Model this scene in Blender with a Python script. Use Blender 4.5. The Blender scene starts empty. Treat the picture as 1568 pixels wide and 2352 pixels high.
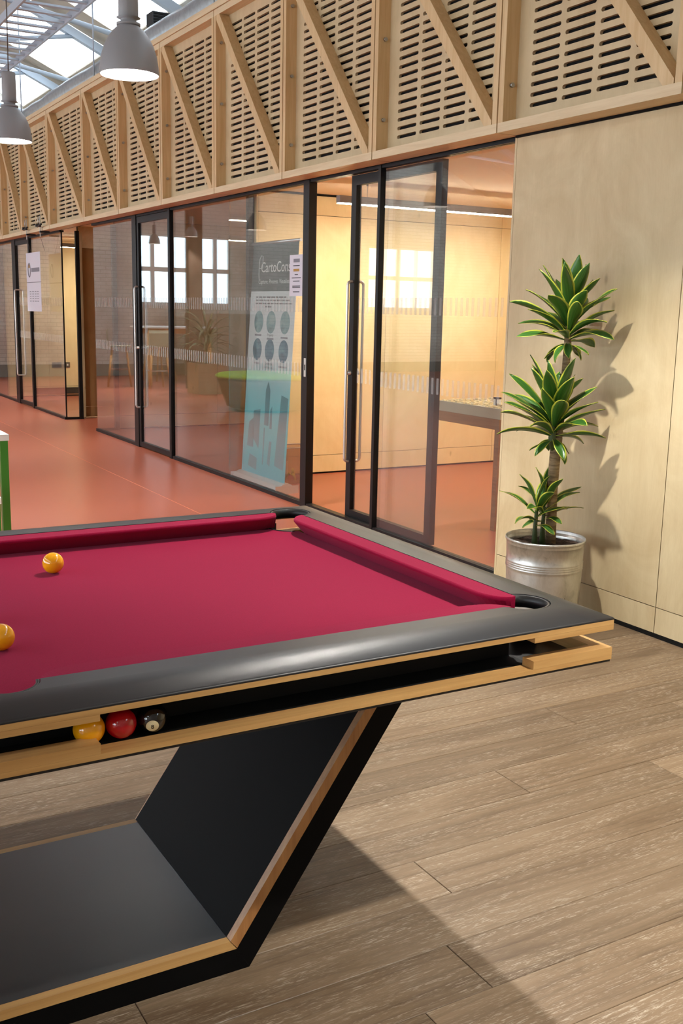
import bpy, bmesh, math, random
from mathutils import Vector, Matrix
random.seed(7)
PI = math.pi
scene = bpy.context.scene
COL = scene.collection

# ------------------------------------------------------------------ camera
YAW, PITCH, ROLL, F_PX = .5239, .1911, .0208, 2398.65
CAM = Vector((-3.5102, 0.0, 1.41))
cy_, sy_, cp_, sp_ = math.cos(YAW), math.sin(YAW), math.cos(PITCH), math.sin(PITCH)
fwd = Vector((sy_ * cp_, cy_ * cp_, -sp_))
rgt = Vector((cy_, -sy_, 0))
upv = rgt.cross(fwd)
r2 = rgt * math.cos(ROLL) + upv * math.sin(ROLL)
u2 = -rgt * math.sin(ROLL) + upv * math.cos(ROLL)
cam_d = bpy.data.cameras.new('camera')
cam_d.sensor_fit = 'VERTICAL'
cam_d.sensor_height = 36.0
cam_d.sensor_width = 24.0
cam_d.lens = F_PX / 2352 * 36.0
cam_d.clip_start = .05
cam_d.clip_end = 200
cam_o = bpy.data.objects.new('camera', cam_d)
COL.objects.link(cam_o)
cam_o.matrix_world = Matrix(((r2.x, u2.x, -fwd.x, CAM.x), (r2.y, u2.y, -fwd.y, CAM.y),
                             (r2.z, u2.z, -fwd.z, CAM.z), (0, 0, 0, 1)))
scene.camera = cam_o

# ------------------------------------------------------------------ world, exposure, light levels
SKYLIGHT = 4.5        # rooflight glazing
WINDOW = 4.2          # end wall windows
SIDE = 9.0            # tall windows along the far side of the hall
BULB = 8000.0         # pendant bulbs
LINEAR = 185.0         # linear pendants in the glazed rooms
world = bpy.data.worlds.new('world')
scene.world = world
world.use_nodes = True
world.node_tree.nodes['Background'].inputs[0].default_value = (.75, .86, 1, 1)
world.node_tree.nodes['Background'].inputs[1].default_value = 1.0
vs = scene.view_settings
vs.view_transform = 'Standard'
vs.look = 'None'
vs.exposure = 0.0
vs.gamma = 1.0
vs.use_curve_mapping = False
cyc = scene.cycles
cyc.use_denoising = True
cyc.max_bounces = 10
cyc.diffuse_bounces = 5
cyc.glossy_bounces = 5
cyc.transmission_bounces = 6
cyc.transparent_max_bounces = 24
cyc.sample_clamp_indirect = 6.0
cyc.caustics_reflective = False
cyc.caustics_refractive = False


# ------------------------------------------------------------------ materials
def srgb(r, g, b):
    def f(c):
        c /= 255.0
        return c / 12.92 if c <= .04045 else ((c + .055) / 1.055) ** 2.4
    return (f(r), f(g), f(b), 1)


class NT:
    def __init__(s, name):
        s.m = bpy.data.materials.new(name)
        s.m.use_nodes = True
        s.t = s.m.node_tree
        s.b = s.t.nodes['Principled BSDF']
        s.out = s.t.nodes['Material Output']

    def n(s, kind, **kw):
        nd = s.t.nodes.new(kind)
        for k, v in kw.items():
            if k.startswith('i_'):
                key = k[2:]
                nd.inputs[int(key) if key.isdigit() else key].default_value = v
            else:
                setattr(nd, k, v)
        return nd

    def l(s, a, b):
        s.t.links.new(a, b)

    def math(s, op, a, b=None, clamp=False):
        nd = s.n('ShaderNodeMath', operation=op, use_clamp=clamp)
        for i, v in enumerate((a, b)):
            if v is None:
                continue
            if isinstance(v, (int, float)):
                nd.inputs[i].default_value = v
            else:
                s.l(v, nd.inputs[i])
        return nd.outputs[0]

    def coords(s, scale=(1, 1, 1), rnd=True):
        tc = s.n('ShaderNodeTexCoord')
        mp = s.n('ShaderNodeMapping')
        mp.inputs['Scale'].default_value = scale
        if rnd:
            oi = s.n('ShaderNodeObjectInfo')
            mu = s.n('ShaderNodeVectorMath', operation='SCALE')
            cb = s.n('ShaderNodeCombineXYZ')
            s.l(oi.outputs['Random'], cb.inputs[0])
            s.l(oi.outputs['Random'], cb.inputs[1])
            s.l(oi.outputs['Random'], cb.inputs[2])
            s.l(cb.outputs[0], mu.inputs[0])
            mu.inputs['Scale'].default_value = 37.0
            ad = s.n('ShaderNodeVectorMath', operation='ADD')
            s.l(tc.outputs['Object'], ad.inputs[0])
            s.l(mu.outputs[0], ad.inputs[1])
            s.l(ad.outputs[0], mp.inputs['Vector'])
        else:
            s.l(tc.outputs['Object'], mp.inputs['Vector'])
        return mp.outputs[0]

    def noise(s, vec, scale, detail=4, rough=.55, dist=0):
        nd = s.n('ShaderNodeTexNoise')
        nd.inputs['Scale'].default_value = scale
        nd.inputs['Detail'].default_value = detail
        nd.inputs['Roughness'].default_value = rough
        nd.inputs['Distortion'].default_value = dist
        s.l(vec, nd.inputs['Vector'])
        return nd.outputs['Fac']

    def ramp(s, fac, stops):
        nd = s.n('ShaderNodeValToRGB')
        e = nd.color_ramp.elements
        while len(e) < len(stops):
            e.new(.5)
        for k, (p, c) in enumerate(stops):
            e[k].position = p
            e[k].color = c if len(c) == 4 else (*c, 1)
        s.l(fac, nd.inputs[0])
        return nd.outputs['Color']

    def mix(s, fac, a, b, mode='MIX'):
        nd = s.n('ShaderNodeMix', data_type='RGBA', blend_type=mode)
        for sock, v in ((nd.inputs[0], fac), (nd.inputs[6], a), (nd.inputs[7], b)):
            if isinstance(v, (int, float)):
                sock.default_value = v
            elif isinstance(v, tuple):
                sock.default_value = v
            else:
                s.l(v, sock)
        return nd.outputs[2]

    def bump(s, h, strength=.2, dist=.01):
        nd = s.n('ShaderNodeBump')
        nd.inputs['Strength'].default_value = strength
        nd.inputs['Distance'].default_value = dist
        s.l(h, nd.inputs['Height'])
        s.l(nd.outputs[0], s.b.inputs['Normal'])


def plain(name, col, rough=.5, metal=0, spec=.5, vary=0.0, vscale=8.0, emit=None, estr=0, coat=0):
    t = NT(name)
    t.b.inputs['Roughness'].default_value = rough
    t.b.inputs['Metallic'].default_value = metal
    t.b.inputs['Specular IOR Level'].default_value = spec
    t.b.inputs['Coat Weight'].default_value = coat
    if vary:
        v = t.coords()
        n = t.noise(v, vscale, 5)
        a = tuple(c * (1 - vary) for c in col[:3]) + (1,)
        b = tuple(min(1, c * (1 + vary)) for c in col[:3]) + (1,)
        c = t.ramp(n, [(.3, a), (.7, b)])
        t.l(c, t.b.inputs['Base Color'])
    else:
        t.b.inputs['Base Color'].default_value = col
    if emit:
        t.b.inputs['Emission Color'].default_value = emit
        t.b.inputs['Emission Strength'].default_value = estr
    return t.m


def plywood(name, lo, hi, grain=(7, 7, .55), rough=.5, spots=True):
    t = NT(name)
    g = t.noise(t.coords(grain), 2.2, 6, .6, .6)
    b = t.noise(t.coords((1, 1, .7)), 2.6, 6, .6, 1.6)
    v3 = t.coords(tuple(6 * c for c in grain))
    fine = t.noise(v3, 6.0, 3, .6)
    f = t.math('ADD', t.math('MULTIPLY', g, .24), t.math('ADD', t.math('MULTIPLY', b, .64), t.math('MULTIPLY', fine, .12)))
    c = t.ramp(f, [(.32, lo), (.66, hi)])
    if spots:
        vo = t.n('ShaderNodeTexVoronoi')
        vo.inputs['Scale'].default_value = 2.4
        t.l(t.coords((1.6, 1.6, .8)), vo.inputs['Vector'])
        d = t.ramp(vo.outputs['Distance'], [(.02, (1, 1, 1)), (.06, (0, 0, 0))])
        dk = tuple(x * .62 for x in lo[:3]) + (1,)
        nd = t.math('MULTIPLY', d, .7)
        c = t.mix(nd, c, dk)
    t.l(c, t.b.inputs['Base Color'])
    t.b.inputs['Roughness'].default_value = rough
    t.b.inputs['Specular IOR Level'].default_value = .35
    t.bump(fine, .06, .004)
    return t.m


def timber(name, lo, hi, axis=0, rough=.45, scale=1.0):
    t = NT(name)
    s = [22 * scale] * 3
    s[axis] = 1.1 * scale
    v = t.coords(tuple(s))
    g = t.noise(v, 1.6, 7, .65, .8)
    c = t.ramp(g, [(.28, lo), (.72, hi)])
    t.l(c, t.b.inputs['Base Color'])
    t.b.inputs['Roughness'].default_value = rough
    t.bump(g, .08, .003)
    return t.m


def oak_plank():
    t = NT('limed_oak_plank')
    v = t.coords((.9, 7.5, 7.5))
    w = t.n('ShaderNodeTexWave', wave_type='BANDS', bands_direction='Y', wave_profile='SAW')
    w.inputs['Scale'].default_value = 1.5
    w.inputs['Distortion'].default_value = 14.0
    w.inputs['Detail'].default_value = 4.0
    w.inputs['Detail Scale'].default_value = .55
    w.inputs['Detail Roughness'].default_value = .55
    t.l(v, w.inputs['Vector'])
    big = t.noise(t.coords((.9, 6, 6)), 1.3, 5, .65, .8)
    base = t.ramp(big, [(.25, srgb(100, 80, 60)), (.5, srgb(128, 107, 84)), (.78, srgb(150, 129, 105))])
    streak = t.noise(t.coords((2.2, 60, 60)), 1.0, 5, .7, .4)
    base = t.mix(t.math('MULTIPLY', t.ramp(streak, [(.38, (1, 1, 1)), (.55, (0, 0, 0))]), .3), base, srgb(94, 76, 56))
    dark = t.math('MULTIPLY', t.ramp(w.outputs['Fac'], [(.0, (1, 1, 1)), (.3, (0, 0, 0))]), t.math('MULTIPLY', t.ramp(big, [(.4, (1, 1, 1)), (.6, (.1, .1, .1))]), .5))
    c = t.mix(dark, base, srgb(86, 67, 48))
    # lime caught in the open pores: short pale flecks along the grain
    fl = t.noise(t.coords((34, 300, 300)), 1.0, 3, .7)
    mask = t.noise(t.coords((2.4, 13, 13)), 1.2, 4, .6)
    m = t.math('MULTIPLY', t.ramp(fl, [(.52, (0, 0, 0)), (.62, (1, 1, 1))]),
               t.ramp(mask, [(.40, (.12, .12, .12)), (.62, (1, 1, 1))]))
    m2 = t.math('MULTIPLY', m, t.ramp(w.outputs['Fac'], [(.1, (.35, .35, .35)), (.7, (1, 1, 1))]))
    c = t.mix(t.math('MULTIPLY', m2, .55), c, srgb(206, 194, 176))
    brk = t.noise(t.coords((60, 160, 160)), 1.0, 3, .65)
    ln_ = t.math('MULTIPLY', t.ramp(w.outputs['Fac'], [(.84, (0, 0, 0)), (.93, (1, 1, 1))]), t.ramp(brk, [(.46, (0, 0, 0)), (.62, (1, 1, 1))]))
    pat = t.ramp(t.noise(t.coords((.9, 4.5, 4.5)), 1.5, 2, .5), [(.48, (0, 0, 0)), (.6, (1, 1, 1))])
    c = t.mix(t.math('MULTIPLY', t.math('MULTIPLY', ln_, pat), .42), c, srgb(206, 194, 176))
    # knots
    vo = t.n('ShaderNodeTexVoronoi')
    vo.inputs['Scale'].default_value = .8
    t.l(t.coords((1.5, 3.2, 3.2)), vo.inputs['Vector'])
    k = t.ramp(vo.outputs['Distance'], [(.02, (1, 1, 1)), (.035, (.45, .45, .45)), (.09, (0, 0, 0))])
    c = t.mix(t.math('MULTIPLY', k, .85), c, srgb(58, 42, 28))
    oi = t.n('ShaderNodeObjectInfo')
    hsv = t.n('ShaderNodeHueSaturation')
    t.l(t.math('ADD', t.math('MULTIPLY', oi.outputs['Random'], .34), .82), hsv.inputs['Value'])
    t.l(c, hsv.inputs['Color'])
    t.l(hsv.outputs[0], t.b.inputs['Base Color'])
    t.b.inputs['Roughness'].default_value = .46
    t.b.inputs['Specular IOR Level'].default_value = .4
    t.bump(t.math('ADD', fl, w.outputs['Fac']), .1, .003)
    return t.m


def glass_mat(name, tint=(.93, .97, .95, 1), boost=1.0, base=.04):
    """thin clear sheet: transmits straight on, mirrors by Schlick's law"""
    t = NT(name)
    t.t.nodes.remove(t.b)
    geo = t.n('ShaderNodeNewGeometry')
    dot = t.n('ShaderNodeVectorMath', operation='DOT_PRODUCT')
    t.l(geo.outputs['Normal'], dot.inputs[0])
    t.l(geo.outputs['Incoming'], dot.inputs[1])
    c = t.math('ABSOLUTE', dot.outputs['Value'])
    p = t.math('POWER', t.math('SUBTRACT', 1.0, c, True), 5.0)
    f = t.math('MULTIPLY', t.math('ADD', t.math('MULTIPLY', p, 1 - base), base), boost, True)
    tr = t.n('ShaderNodeBsdfTransparent')
    tr.inputs[0].default_value = tint
    gl = t.n('ShaderNodeBsdfGlossy')
    gl.inputs['Roughness'].default_value = 0.0
    gl.inputs['Color'].default_value = (1, 1, 1, 1)
    mx = t.n('ShaderNodeMixShader')
    t.l(f, mx.inputs[0])
    t.l(tr.outputs[0], mx.inputs[1])
    t.l(gl.outputs[0], mx.inputs[2])
    t.l(mx.outputs[0], t.out.inputs['Surface'])
    return t.m


def emitter(name, col, strength):
    t = NT(name)
    t.t.nodes.remove(t.b)
    e = t.n('ShaderNodeEmission')
    e.inputs[0].default_value = col
    e.inputs[1].default_value = strength
    t.l(e.outputs[0], t.out.inputs['Surface'])
    return t.m


def cloth_mat():
    t = NT('red_baize')
    v = t.coords((1, 1, 1), False)
    n = t.noise(v, 900, 2, .6)
    n2 = t.noise(v, 2.5, 3, .5)
    c = t.ramp(n, [(.3, srgb(118, 10, 40)), (.7, srgb(140, 16, 54))])
    c = t.mix(t.math('MULTIPLY', n2, .14), c, srgb(148, 22, 56))
    t.l(c, t.b.inputs['Base Color'])
    t.b.inputs['Roughness'].default_value = .85
    t.b.inputs['Specular IOR Level'].default_value = .05
    t.b.inputs['Sheen Weight'].default_value = .2
    t.b.inputs['Sheen Roughness'].default_value = .4
    t.b.inputs['Sheen Tint'].default_value = (1, .3, .5, 1)
    t.bump(n, .12, .001)
    return t.m


def leaf_mat():
    t = NT('variegated_leaf')
    uv = t.n('ShaderNodeUVMap')
    sp = t.n('ShaderNodeSeparateXYZ')
    t.l(uv.outputs[0], sp.inputs[0])
    u = t.math('ABSOLUTE', t.math('SUBTRACT', sp.outputs[0], .5))
    wob = t.noise(t.coords((9, 9, 9)), 1.5, 3)
    uu = t.math('ADD', u, t.math('MULTIPLY', t.math('SUBTRACT', wob, .5), .07))
    st = t.n('ShaderNodeTexNoise')
    st.inputs['Scale'].default_value = 1
    cb = t.n('ShaderNodeCombineXYZ')
    t.l(t.math('MULTIPLY', sp.outputs[0], 26), cb.inputs[0])
    t.l(t.math('MULTIPLY', sp.outputs[1], 1.4), cb.inputs[1])
    t.l(cb.outputs[0], st.inputs['Vector'])
    green = t.ramp(st.outputs['Fac'], [(.3, srgb(30, 66, 26)), (.7, srgb(70, 118, 44))])
    edge = t.ramp(uu, [(.39, (0, 0, 0)), (.43, (1, 1, 1))])
    c = t.mix(edge, green, srgb(186, 190, 66))
    t.l(c, t.b.inputs['Base Color'])
    t.b.inputs['Roughness'].default_value = .32
    t.b.inputs['Specular IOR Level'].default_value = .5
    return t.m


def brick_wall():
    t = NT('white_painted_brick')
    br = t.n('ShaderNodeTexBrick')
    br.inputs['Scale'].default_value = 1.0
    br.inputs['Brick Width'].default_value = .225
    br.inputs['Row Height'].default_value = .075
    br.inputs['Mortar Size'].default_value = .006
    br.inputs['Color1'].default_value = (1, 1, 1, 1)
    br.inputs['Color2'].default_value = (.8, .8, .8, 1)
    br.inputs['Mortar'].default_value = (.3, .3, .3, 1)
    tc = t.n('ShaderNodeTexCoord')
    sx = t.n('ShaderNodeSeparateXYZ')
    cb = t.n('ShaderNodeCombineXYZ')
    t.l(tc.outputs['Object'], sx.inputs[0])
    t.l(sx.outputs[0], cb.inputs[0])
    t.l(sx.outputs[2], cb.inputs[1])
    t.l(cb.outputs[0], br.inputs['Vector'])
    c = t.ramp(t.noise(t.coords((1, 1, 1), False), 3.0, 4), [(.3, srgb(206, 200, 188)), (.7, srgb(232, 228, 218))])
    c = t.mix(t.ramp(br.outputs['Color'], [(.3, (1, 1, 1)), (.8, (0, 0, 0))]), c, srgb(196, 190, 178))
    t.l(c, t.b.inputs['Base Color'])
    t.b.inputs['Roughness'].default_value = .7
    t.bump(br.outputs['Color'], .35, .008)
    return t.m


def galvanised():
    t = NT('galvanised_steel')
    vo = t.n('ShaderNodeTexVoronoi')
    vo.inputs['Scale'].default_value = 26
    t.l(t.coords((1, 1, 1)), vo.inputs['Vector'])
    n = t.noise(t.coords((1, 1, .5)), 14, 6, .7, .5)
    f = t.math('ADD', t.math('MULTIPLY', vo.outputs['Color'], .1), t.math('MULTIPLY', n, .9))
    c = t.ramp(f, [(.3, srgb(168, 168, 164)), (.5, srgb(206, 205, 200)), (.7, srgb(224, 223, 219))])
    t.l(c, t.b.inputs['Base Color'])
    r = t.ramp(n, [(.3, (.24, .24, .24)), (.7, (.44, .44, .44))])
    t.l(r, t.b.inputs['Roughness'])
    t.b.inputs['Metallic'].default_value = .85
    t.bump(n, .05, .004)
    return t.m


def soil_mat():
    t = NT('potting_soil')
    n = t.noise(t.coords((1, 1, 1)), 60, 5, .7)
    t.l(t.ramp(n, [(.3, srgb(28, 18, 12)), (.7, srgb(74, 50, 34))]), t.b.inputs['Base Color'])
    t.b.inputs['Roughness'].default_value = .95
    t.bump(n, .9, .02)
    return t.m


def bark_mat():
    t = NT('dracaena_bark')
    n = t.noise(t.coords((8, 8, 60)), 1.2, 5, .65)
    t.l(t.ramp(n, [(.3, srgb(96, 78, 54)), (.55, srgb(150, 128, 96)), (.8, srgb(178, 160, 128))]), t.b.inputs['Base Color'])
    t.b.inputs['Roughness'].default_value = .85
    t.bump(n, .7, .008)
    return t.m


def rubber_floor():
    t = NT('terracotta_rubber_floor')
    n = t.noise(t.coords((1, 1, 1), False), .35, 2)
    t.l(t.ramp(n, [(.3, srgb(145, 74, 53)), (.7, srgb(152, 80, 58))]), t.b.inputs['Base Color'])
    t.b.inputs['Roughness'].default_value = .34
    t.b.inputs['Specular IOR Level'].default_value = .6
    return t.m


def banner_grad():
    t = NT('banner_teal_print')
    tc = t.n('ShaderNodeTexCoord')
    sp = t.n('ShaderNodeSeparateXYZ')
    t.l(tc.outputs['Generated'], sp.inputs[0])
    n = t.noise(t.coords((1, 3, 3)), 3, 4)
    z = t.math('ADD', sp.outputs[2], t.math('MULTIPLY', t.math('SUBTRACT', n, .5), .12))
    c = t.ramp(z, [(.0, srgb(66, 158, 172)), (.45, srgb(92, 178, 186)), (.8, srgb(150, 200, 206)), (1, srgb(206, 222, 222))])
    t.l(c, t.b.inputs['Base Color'])
    t.b.inputs['Roughness'].default_value = .5
    return t.m


def photo_print(name, a, b, c):
    t = NT(name)
    n = t.noise(t.coords((1, 4, 5)), 2.2, 5, .6, .6)
    t.l(t.ramp(n, [(.3, a), (.5, b), (.7, c)]), t.b.inputs['Base Color'])
    t.b.inputs['Roughness'].default_value = .5
    return t.m


def film(name, col, cover):
    t = NT(name)
    tr = t.n('ShaderNodeBsdfTransparent')
    mx = t.n('ShaderNodeMixShader')
    mx.inputs[0].default_value = cover
    t.b.inputs['Base Color'].default_value = col
    t.b.inputs['Roughness'].default_value = .7
    t.l(tr.outputs[0], mx.inputs[1])
    t.l(t.b.outputs[0], mx.inputs[2])
    t.l(mx.outputs[0], t.out.inputs['Surface'])
    return t.m


M = {}
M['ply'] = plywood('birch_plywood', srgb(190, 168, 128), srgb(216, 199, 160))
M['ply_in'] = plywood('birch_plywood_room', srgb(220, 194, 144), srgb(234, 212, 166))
M['ply_dark'] = plywood('birch_plywood_door', srgb(150, 116, 74), srgb(172, 136, 92))
M['spruce_y'] = timber('spruce_board_long', srgb(206, 182, 142), srgb(226, 206, 168), 1)
M['spruce_z'] = timber('spruce_board_upright', srgb(200, 166, 116), srgb(220, 192, 146), 2)
M['ply_slot'] = plywood('slotted_plywood', srgb(188, 166, 128), srgb(210, 190, 152), spots=False)
M['oak_x'] = timber('oak_edging', srgb(170, 126, 72), srgb(206, 164, 104), 0, .4)
M['oak_y'] = timber('oak_edging_across', srgb(176, 132, 78), srgb(208, 168, 108), 1, .4)
M['oak_leg'] = timber('oak_leg_edging', srgb(150, 100, 56), srgb(186, 136, 84), 2, .4)
M['plank'] = oak_plank()
M['black_gap'] = plain('black_gap', srgb(14, 13, 12), .8, spec=.2)
M['black_lam'] = plain('black_laminate', srgb(20, 20, 21), .42, spec=.45, vary=.15, vscale=3)
M['black_matt'] = plain('matt_black_laminate', srgb(8, 8, 9), .6, spec=.08)
M['black_painted_sheen'] = plain('black_laminate_painted_sheen', srgb(44, 46, 49), .32, spec=.7, vary=.12, vscale=3)  # black laminate greyed: daylight sheen on the base top put into its colour
M['black_rail'] = plain('satin_black_rail', srgb(32, 32, 34), .37, spec=.5)
M['black_in'] = plain('matt_black_interior', srgb(10, 10, 10), .7, spec=.3)
M['black_frame'] = plain('black_aluminium', srgb(15, 14, 15), .42, spec=.28)
M['liner'] = plain('black_rubber_liner', srgb(24, 26, 26), .4, spec=.45)
M['cloth'] = cloth_mat()
M['yellow_ball'] = plain('yellow_ball', srgb(248, 172, 16), .07, spec=.6, coat=.4)
M['red_ball'] = plain('red_ball', srgb(178, 12, 26), .07, spec=.6, coat=.4)
M['black_ball'] = plain('black_ball', srgb(12, 12, 12), .07, spec=.6, coat=.4)
M['ivory'] = plain('ivory_spot', srgb(226, 214, 170), .15)
M['white'] = plain('white_paint', srgb(226, 226, 222), .5)
M['white_lam'] = plain('white_laminate', srgb(236, 236, 234), .35)
M['paper'] = plain('white_paper', srgb(214, 214, 224), .7)
M['print_grey'] = plain('grey_print', srgb(128, 128, 138), .7)
M['print_dark'] = plain('dark_print', srgb(70, 74, 80), .7)
M['print_gold'] = plain('gold_print', srgb(178, 140, 74), .7)
M['rubber'] = rubber_floor()
M['seam'] = plain('floor_weld', srgb(206, 124, 92), .45)
M['steel'] = plain('brushed_steel', srgb(206, 203, 198), .34, metal=.75)
M['zinc'] = plain('zinc_bolt', srgb(170, 172, 172), .3, metal=1)
M['alu'] = plain('silver_aluminium', srgb(206, 208, 210), .32, metal=.7)
M['lamp_grey'] = plain('lamp_grey', srgb(142, 142, 144), .45, spec=.4)
M['lamp_white'] = plain('lamp_reflector', srgb(240, 240, 238), .5)
M['cable'] = plain('brown_cable', srgb(84, 70, 64), .6)
M['bulb'] = emitter('bulb', (1, .95, .87, 1), BULB)
M['linear'] = emitter('linear_diffuser', (1, .88, .68, 1), LINEAR)
M['sky_pane'] = emitter('rooflight_glazing', (.80, .90, 1, 1), SKYLIGHT)
M['win_pane'] = emitter('window_daylight', (.72, .87, 1, 1), WINDOW)
M['side_pane'] = emitter('side_window_daylight', (.84, .93, 1, 1), SIDE)
M['glass'] = glass_mat('clear_glass', (.93, .955, .95, 1), 1.7)
M['acrylic'] = glass_mat('clear_acrylic', (.82, .74, .66, 1))
M['frost'] = film('frosted_film', srgb(206, 206, 206), .15)
M['leaf'] = leaf_mat()
M['bark'] = bark_mat()
M['stem'] = plain('green_stem', srgb(62, 78, 40), .6, vary=.2, vscale=30)
M['soil'] = soil_mat()
M['galv'] = galvanised()
M['green'] = plain('green_powder_coat', srgb(58, 128, 40), .4)
M['brick'] = brick_wall()
M['plinth'] = plain('grey_plinth', srgb(138, 134, 124), .7, vary=.1)
M['roof'] = plain('cream_roof_boards', srgb(196, 186, 170), .8, vary=.1, vscale=1.5)
M['roof_gap'] = plain('roof_joint', srgb(96, 90, 84), .9)
M['truss'] = plain('pale_blue_steel', srgb(186, 200, 214), .45, metal=.1)
M['foil'] = plain('foil_lagging', srgb(190, 200, 206), .3, metal=.8, vary=.15, vscale=20)
M['hall_wall'] = plain('hall_paint', srgb(196, 190, 180), .8)
M['ceil_in'] = plain('peach_ceiling', srgb(246, 226, 196), .7)
M['sage'] = plain('sage_plastic', srgb(160, 160, 138), .5)
M['birch_leg'] = timber('pale_timber_leg', srgb(190, 146, 92), srgb(212, 170, 116), 2)
M['planter'] = timber('planter_boards', srgb(150, 124, 94), srgb(178, 150, 116), 0)
M['pouf_green'] = plain('lime_fabric', srgb(120, 158, 36), .9, vary=.06, vscale=90)
M['pouf_grey'] = plain('grey_fabric', srgb(118, 116, 100), .9, vary=.08, vscale=90)
M['column'] = plain('brown_steel_column', srgb(84, 66, 54), .6)
M['screen'] = plain('beige_fabric_screen', srgb(176, 168, 152), .9)
M['teal_dark'] = plain('banner_header', srgb(66, 84, 86), .5)
M['banner_pale'] = plain('banner_pale', srgb(214, 222, 222), .5)
M['banner_teal'] = banner_grad()
M['banner_city'] = plain('banner_city_print', srgb(92, 138, 146), .5)
M['photo_a'] = photo_print('banner_photo', srgb(58, 92, 96), srgb(104, 150, 154), srgb(150, 176, 172))
M['photo_b'] = photo_print('banner_photo_blue', srgb(20, 58, 80), srgb(38, 100, 124), srgb(84, 140, 152))
M['model_base'] = plain('grey_model_base', srgb(176, 168, 146), .6)
M['model_block'] = plain('pale_model_block', srgb(238, 220, 176), .7)
M['walnut'] = timber('brown_table_edge', srgb(118, 84, 52), srgb(150, 110, 70), 1)
M['socket'] = plain('steel_socket_plate', srgb(98, 92, 84), .35, metal=.4)
M['yellow_rag'] = plain('yellow_peel', srgb(220, 206, 60), .6)
M['clamp_black'] = plain('black_clamp', srgb(26, 26, 28), .5)


# ------------------------------------------------------------------ mesh helpers
class MB:
    def __init__(s):
        s.v, s.f, s.sm, s.uv = [], [], [], None

    def box(s, x0, x1, y0, y1, z0, z1):
        b = len(s.v)
        s.v += [(x, y, z) for z in (z0, z1) for y in (y0, y1) for x in (x0, x1)]
        for q in ((0, 2, 3, 1), (4, 5, 7, 6), (0, 1, 5, 4), (2, 6, 7, 3), (0, 4, 6, 2), (1, 3, 7, 5)):
            s.f.append(tuple(b + i for i in q))
            s.sm.append(False)
        return s

    def prism(s, poly, a0, a1, axis):
        """extrude a 2D polygon along axis (0 x, 1 y, 2 z); poly holds the other two coordinates in order"""
        b = len(s.v)
        n = len(poly)
        for a in (a0, a1):
            for p in poly:
                c = list(p)
                c.insert(axis, a)
                s.v.append(tuple(c))
        s.f.append(tuple(b + i for i in range(n)))
        s.f.append(tuple(b + n + i for i in reversed(range(n))))
        s.sm += [False, False]
        for i in range(n):
            j = (i + 1) % n
            s.f.append((b + i, b + n + i, b + n + j, b + j))
            s.sm.append(False)
        return s

    def tube(s, pts, r, seg=10, caps=True, smooth=True):
        rs = r if isinstance(r, (list, tuple)) else [r] * len(pts)
        P = [Vector(p) for p in pts]
        b = len(s.v)
        prev = None
        for i, p in enumerate(P):
            d = (P[min(i + 1, len(P) - 1)] - P[max(i - 1, 0)]).normalized()
            if prev is None:
                a = Vector((0, 0, 1)) if abs(d.z) < .9 else Vector((1, 0, 0))
                n = d.cross(a).normalized()
            else:
                n = (prev - d * prev.dot(d)).normalized()
            prev = n
            m = d.cross(n)
            for k in range(seg):
                an = 2 * PI * k / seg
                s.v.append(tuple(p + (n * math.cos(an) + m * math.sin(an)) * rs[i]))
        for i in range(len(P) - 1):
            for k in range(seg):
                k2 = (k + 1) % seg
                s.f.append((b + i * seg + k, b + i * seg + k2, b + (i + 1) * seg + k2, b + (i + 1) * seg + k))
                s.sm.append(smooth)
        if caps:
            s.f.append(tuple(b + k for k in reversed(range(seg))))
            e = b + (len(P) - 1) * seg
            s.f.append(tuple(e + k for k in range(seg)))
            s.sm += [False, False]
        return s

    def lathe(s, prof, seg=32, c=(0, 0, 0), smooth=True):
        b = len(s.v)
        for r, z in prof:
            for k in range(seg):
                an = 2 * PI * k / seg
                s.v.append((c[0] + r * math.cos(an), c[1] + r * math.sin(an), c[2] + z))
        for i in range(len(prof) - 1):
            for k in range(seg):
                k2 = (k + 1) % seg
                s.f.append((b + i * seg + k, b + i * seg + k2, b + (i + 1) * seg + k2, b + (i + 1) * seg + k))
                s.sm.append(smooth)
        return s

    def sphere(s, r, c=(0, 0, 0), seg=32, rings=18):
        prof = []
        for i in range(rings + 1):
            a = -PI / 2 + PI * i / rings
            prof.append((max(r * math.cos(a), 1e-5), r * math.sin(a)))
        return s.lathe(prof, seg, c)

    def mesh(s, name):
        me = bpy.data.meshes.new(name)
        me.from_pydata(s.v, [], s.f)
        me.polygons.foreach_set('use_smooth', s.sm)
        if s.uv:
            ul = me.uv_layers.new(name='UVMap')
            for lp in me.loops:
                ul.data[lp.index].uv = s.uv[lp.vertex_index]
        me.update()
        return me

    def build(s, name, mat, parent=None, loc=None, bevel=0, rot=None):
        o = bpy.data.objects.new(name, s.mesh(name))
        o.data.materials.append(M[mat] if isinstance(mat, str) else mat)
        COL.objects.link(o)
        if parent:
            o.parent = parent
        if loc:
            o.location = loc
        if rot:
            o.rotation_euler = rot
        if bevel:
            bm = bmesh.new()
            bm.from_mesh(o.data)
            bmesh.ops.recalc_face_normals(bm, faces=bm.faces)
            bmesh.ops.bevel(bm, geom=list(bm.edges), offset=bevel, segments=2, affect='EDGES', profile=.6)
            bm.to_mesh(o.data)
            bm.free()
        else:
            bm = bmesh.new()
            bm.from_mesh(o.data)
            bmesh.ops.recalc_face_normals(bm, faces=bm.faces)
            bm.to_mesh(o.data)
            bm.free()
        return o


def BX(x0, x1, y0, y1, z0, z1):
    return MB().box(x0, x1, y0, y1, z0, z1)


def tag(o, label=None, cat=None, group=None, kind=None):
    if label:
        o['label'] = label
    if cat:
        o['category'] = cat
    if group:
        o['group'] = group
    if kind:
        o['kind'] = kind
    return o


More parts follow.
